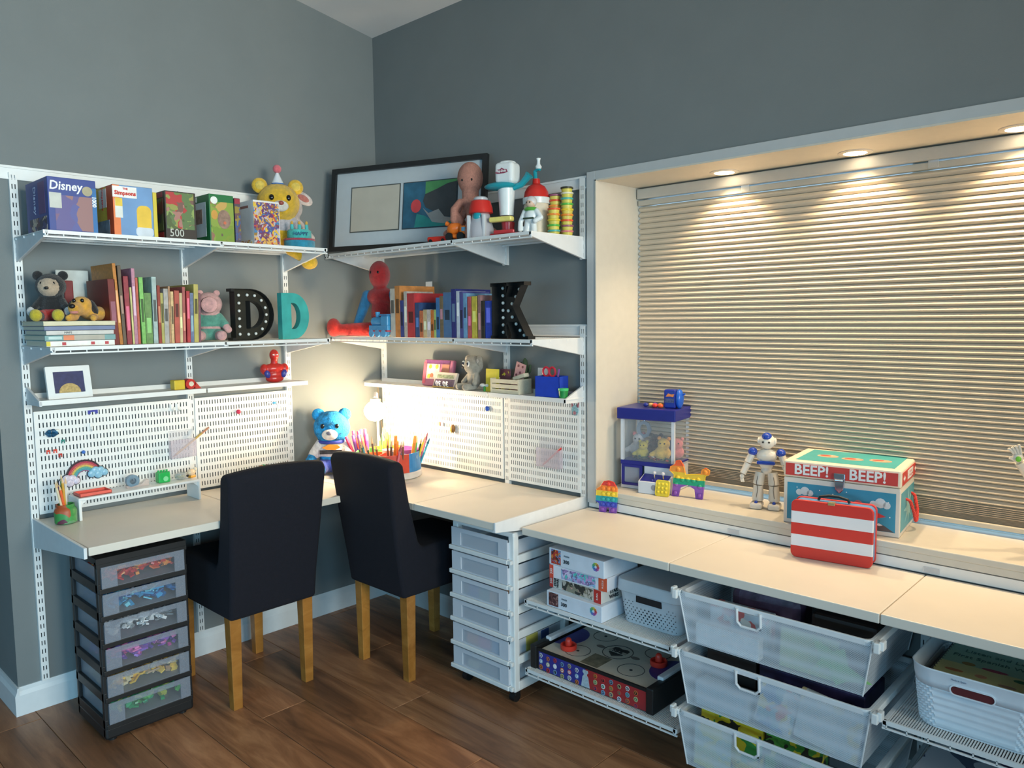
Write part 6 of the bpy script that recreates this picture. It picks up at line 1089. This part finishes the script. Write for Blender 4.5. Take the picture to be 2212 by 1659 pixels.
[txt('BEEP!', .046, WINK, ch, (x_, -d/2-.0038, h+.0275), sx=1.0, bold=.0011) for x_ in (-.086, .080)]; txt('BEEP!', .040, WINK, ch, (w/2+.0038, .0, h+.0275), (PI/2, 0, PI/2), bold=.0008)
ar = [(-.018, -.003), (-.004, -.003), (-.004, -.009), (.010, 0), (-.004, .009), (-.004, .003), (-.018, .003)]
for y, s in ((-.092, 1), (.090, -1)): MB().pz([(a*s, b) for a, b in ar][::s], 0, .001, rmx(0, 0, PI/2, (w/2+.0042, y, h+.0275))).o('arrow', WINK, ch)
for x, y in ((-.07, .0), (.01, -.015), (.09, .0)): MB().pxy(circ(.034, 12, x, y, .024), h+.0566, .0005).o('printed_creature', M((214, 170, 140), .5, var=.3, sc=40), ch); MB().pxy(circ(.018, 9, x-.008, y+.004, .012), h+.0571, .0004).o('creature_patch', M((222, 90, 74), .5), ch)
def fz(poly, c, name, lay=1): MB().pz(poly, -d/2-.0006-.0005*lay, .0005).o(name, M(c, .5), ch)
def cld(x, z, k):
    q = MB()
    for dx, dz, r in ((-.018, 0, .010), (0, .005, .014), (.016, 0, .010)): q.pz(circ(r*k, 12, x+dx*k, z+dz*k), -d/2-.0012-.0002*(dx > 0)-.0002*(dx == 0), .0005)
    q.o('printed_cloud', M((206, 216, 220), .5), ch)
cld(-.105, .105, 1); cld(.118, .095, 1.1); fz([(.03, .05), (.09, .048), (.135, .060), (.10, .074), (.04, .078), (.015, .064)], (206, 66, 70), 'printed_rocket'); fz(circ(.014, 12, .055, .088), (190, 120, 130), 'rocket_window', 2); fz([(.07, .015), (.10, .034), (.115, .038), (.13, .032), (.158, .015)], (92, 84, 84), 'printed_mountain'); fz([(.102, .033), (.115, .038), (.126, .033), (.116, .030)], (226, 226, 226), 'snow_cap', 2)
for x, z in ((-.13, .12), (-.06, .118), (-.02, .11), (.02, .122), (.14, .105), (.145, .06), (.13, .10)): fz(circ(.002, 6, x, z), (225, 235, 238), 'printed_star')
stp = []
for i in range(16): a = 2*PI*i/16; r = .075 if i % 2 == 0 else .03; stp.append((r*math.cos(a), .072+r*.75*math.sin(a)))
MB().pz(stp, 0, .0005, rmx(0, 0, PI/2, (w/2+.0013, 0, 0))).o('printed_burst', M((150, 200, 200), .5), ch)
MB().b2((-.017, -d/2-.010, h+.012), (.017, -d/2-.004, h+.030)).o('latch_plate', CHROME, ch, bev=.002); MB().pz([(-.017, .012), (-.012, -.022), (0, -.034), (.012, -.022), (.017, .012)], -d/2-.008, .006).o('latch_hasp', CHROME, ch, loc=(0, 0, h), bev=.002); MB().cyl((-.012, -d/2-.012, h+.008), (.012, -d/2-.012, h+.008), .004).o('latch_pin', CHROME, ch)
rope = [(w/2, -.045, .105), (w/2+.012, -.040, .098), (w/2+.022, -.025, .060), (w/2+.024, -.008, .030), (w/2+.024, .012, .030), (w/2+.022, .028, .062), (w/2+.012, .042, .100), (w/2, .047, .108)]
tw_ = []
for i in range(len(rope)-1):
    for k in range(8): tw_.append(Vector(rope[i]).lerp(Vector(rope[i+1]), k/8))
q = MB()
for ph in (0, 2*PI/3, 4*PI/3): q.tube([p+Vector((.0025*math.cos(i*.9+ph), .0025*math.sin(i*.9+ph), 0)) for i, p in enumerate(tw_)], .0032, 6)
q.o('rope_handle', M((226, 64, 56), .6), ch, sm=True)
# lunch tin on the counter
lt = T('lunch_tin', 'red and white striped lunch tin before the chest', 'lunch box', (2.316, -.055, .6805), .14); w, h, d = .236, .182, .062
def rr(y, k=0): return [(x, z) for x, z in rrect(w-2*k, h-2*k, .018, 5, 0, h/2)]
MB().pz(rr(0), -d/2, .012).o('front_shell', bands([(200, 46, 34), (222, 224, 230), (200, 46, 34), (222, 224, 230), (200, 46, 34)], 2, 0, h), lt, bev=.003); MB().pz(rr(0, .003), -d/2+.012, d-.024).o('side_band', M((96, 150, 200), .3, var=.15, sc=40), lt); MB().pz(rr(0), d/2-.012, .012).o('back_shell', M((206, 60, 56), .35), lt, bev=.003)
MB().tube([(-.045, 0, h), (-.040, 0, h+.010), (-.015, 0, h+.016), (.015, 0, h+.016), (.040, 0, h+.010), (.045, 0, h)], .0042).o('handle', BLACK, lt, sm=True); MB().b2((-.010, -d/2-.003, h-.006), (.010, -d/2+.014, h+.003)).o('clasp', M((190, 170, 120), .3, .6), lt, bev=.001); txt('LUNCH', .01, WINK, lt, (0, 0, 0)) if False else None
# toy figure at the right end of the sill
tf = T('toy_figure', 'toy figure raising a white arm with green cuff', 'toy figure', (2.835, .14, ZW), .4)
FGm = M((120, 200, 60), .35); blob('body', [('e', (0, 0, .13), (.032, .026, .045)), ('e', (0, 0, .095), (.026, .022, .024)), ('c', (-.016, 0, .08), (-.022, -.004, .014), .014, .016), ('c', (.016, 0, .08), (.022, -.004, .014), .014, .016), ('c', (.03, 0, .15), (.052, -.01, .10), .012, .011)], RW, tf, .0035, 3); MB().ball((0, 0, .205), (.024, .024, .028)).o('head', M((216, 180, 150), .5), tf, sm=True); MB().lathe([(.022, 0), (.032, .008), (.026, .016)], (0, 0, .165), 20).o('collar', FGm, tf, sm=True)
arm = MB(); arm.tube([(-.028, 0, .155), (-.052, -.012, .205)], [.012, .011], 10); arm.tube([(-.056, -.014, .212), (-.085, -.028, .262)], [.011, .014], 10); arm.o('raised_arm', RW, tf, sm=True); MB().tube([(-.052, -.012, .204), (-.057, -.0145, .214)], .014, 10).o('elbow_cuff', FGm, tf, sm=True); MB().pz([(-.010, 0), (.010, .0), (.012, .04), (-.006, .04)], 0, .01, rmx(0, .5, 0, (-.052, -.012, .166))).o('arm_guard', M((110, 70, 130), .4), tf)
hd = MB(); hd.ball((-.092, -.031, .274), (.014, .010, .014))
for k in range(4): hd.tube([(-.084-.006*k, -.033, .280+.002*k), (-.088-.007*k, -.036, .300-.002*k), (-.092-.008*k, -.037, .312-.004*k)], .0035, 7)
hd.tube([(-.100, -.032, .268), (-.112, -.036, .274)], .0035, 7); hd.o('hand', RW, tf, sm=True); MB().ball((-.092, -.041, .272), (.007, .004, .008)).o('hand_patch', FGm, tf, sm=True)
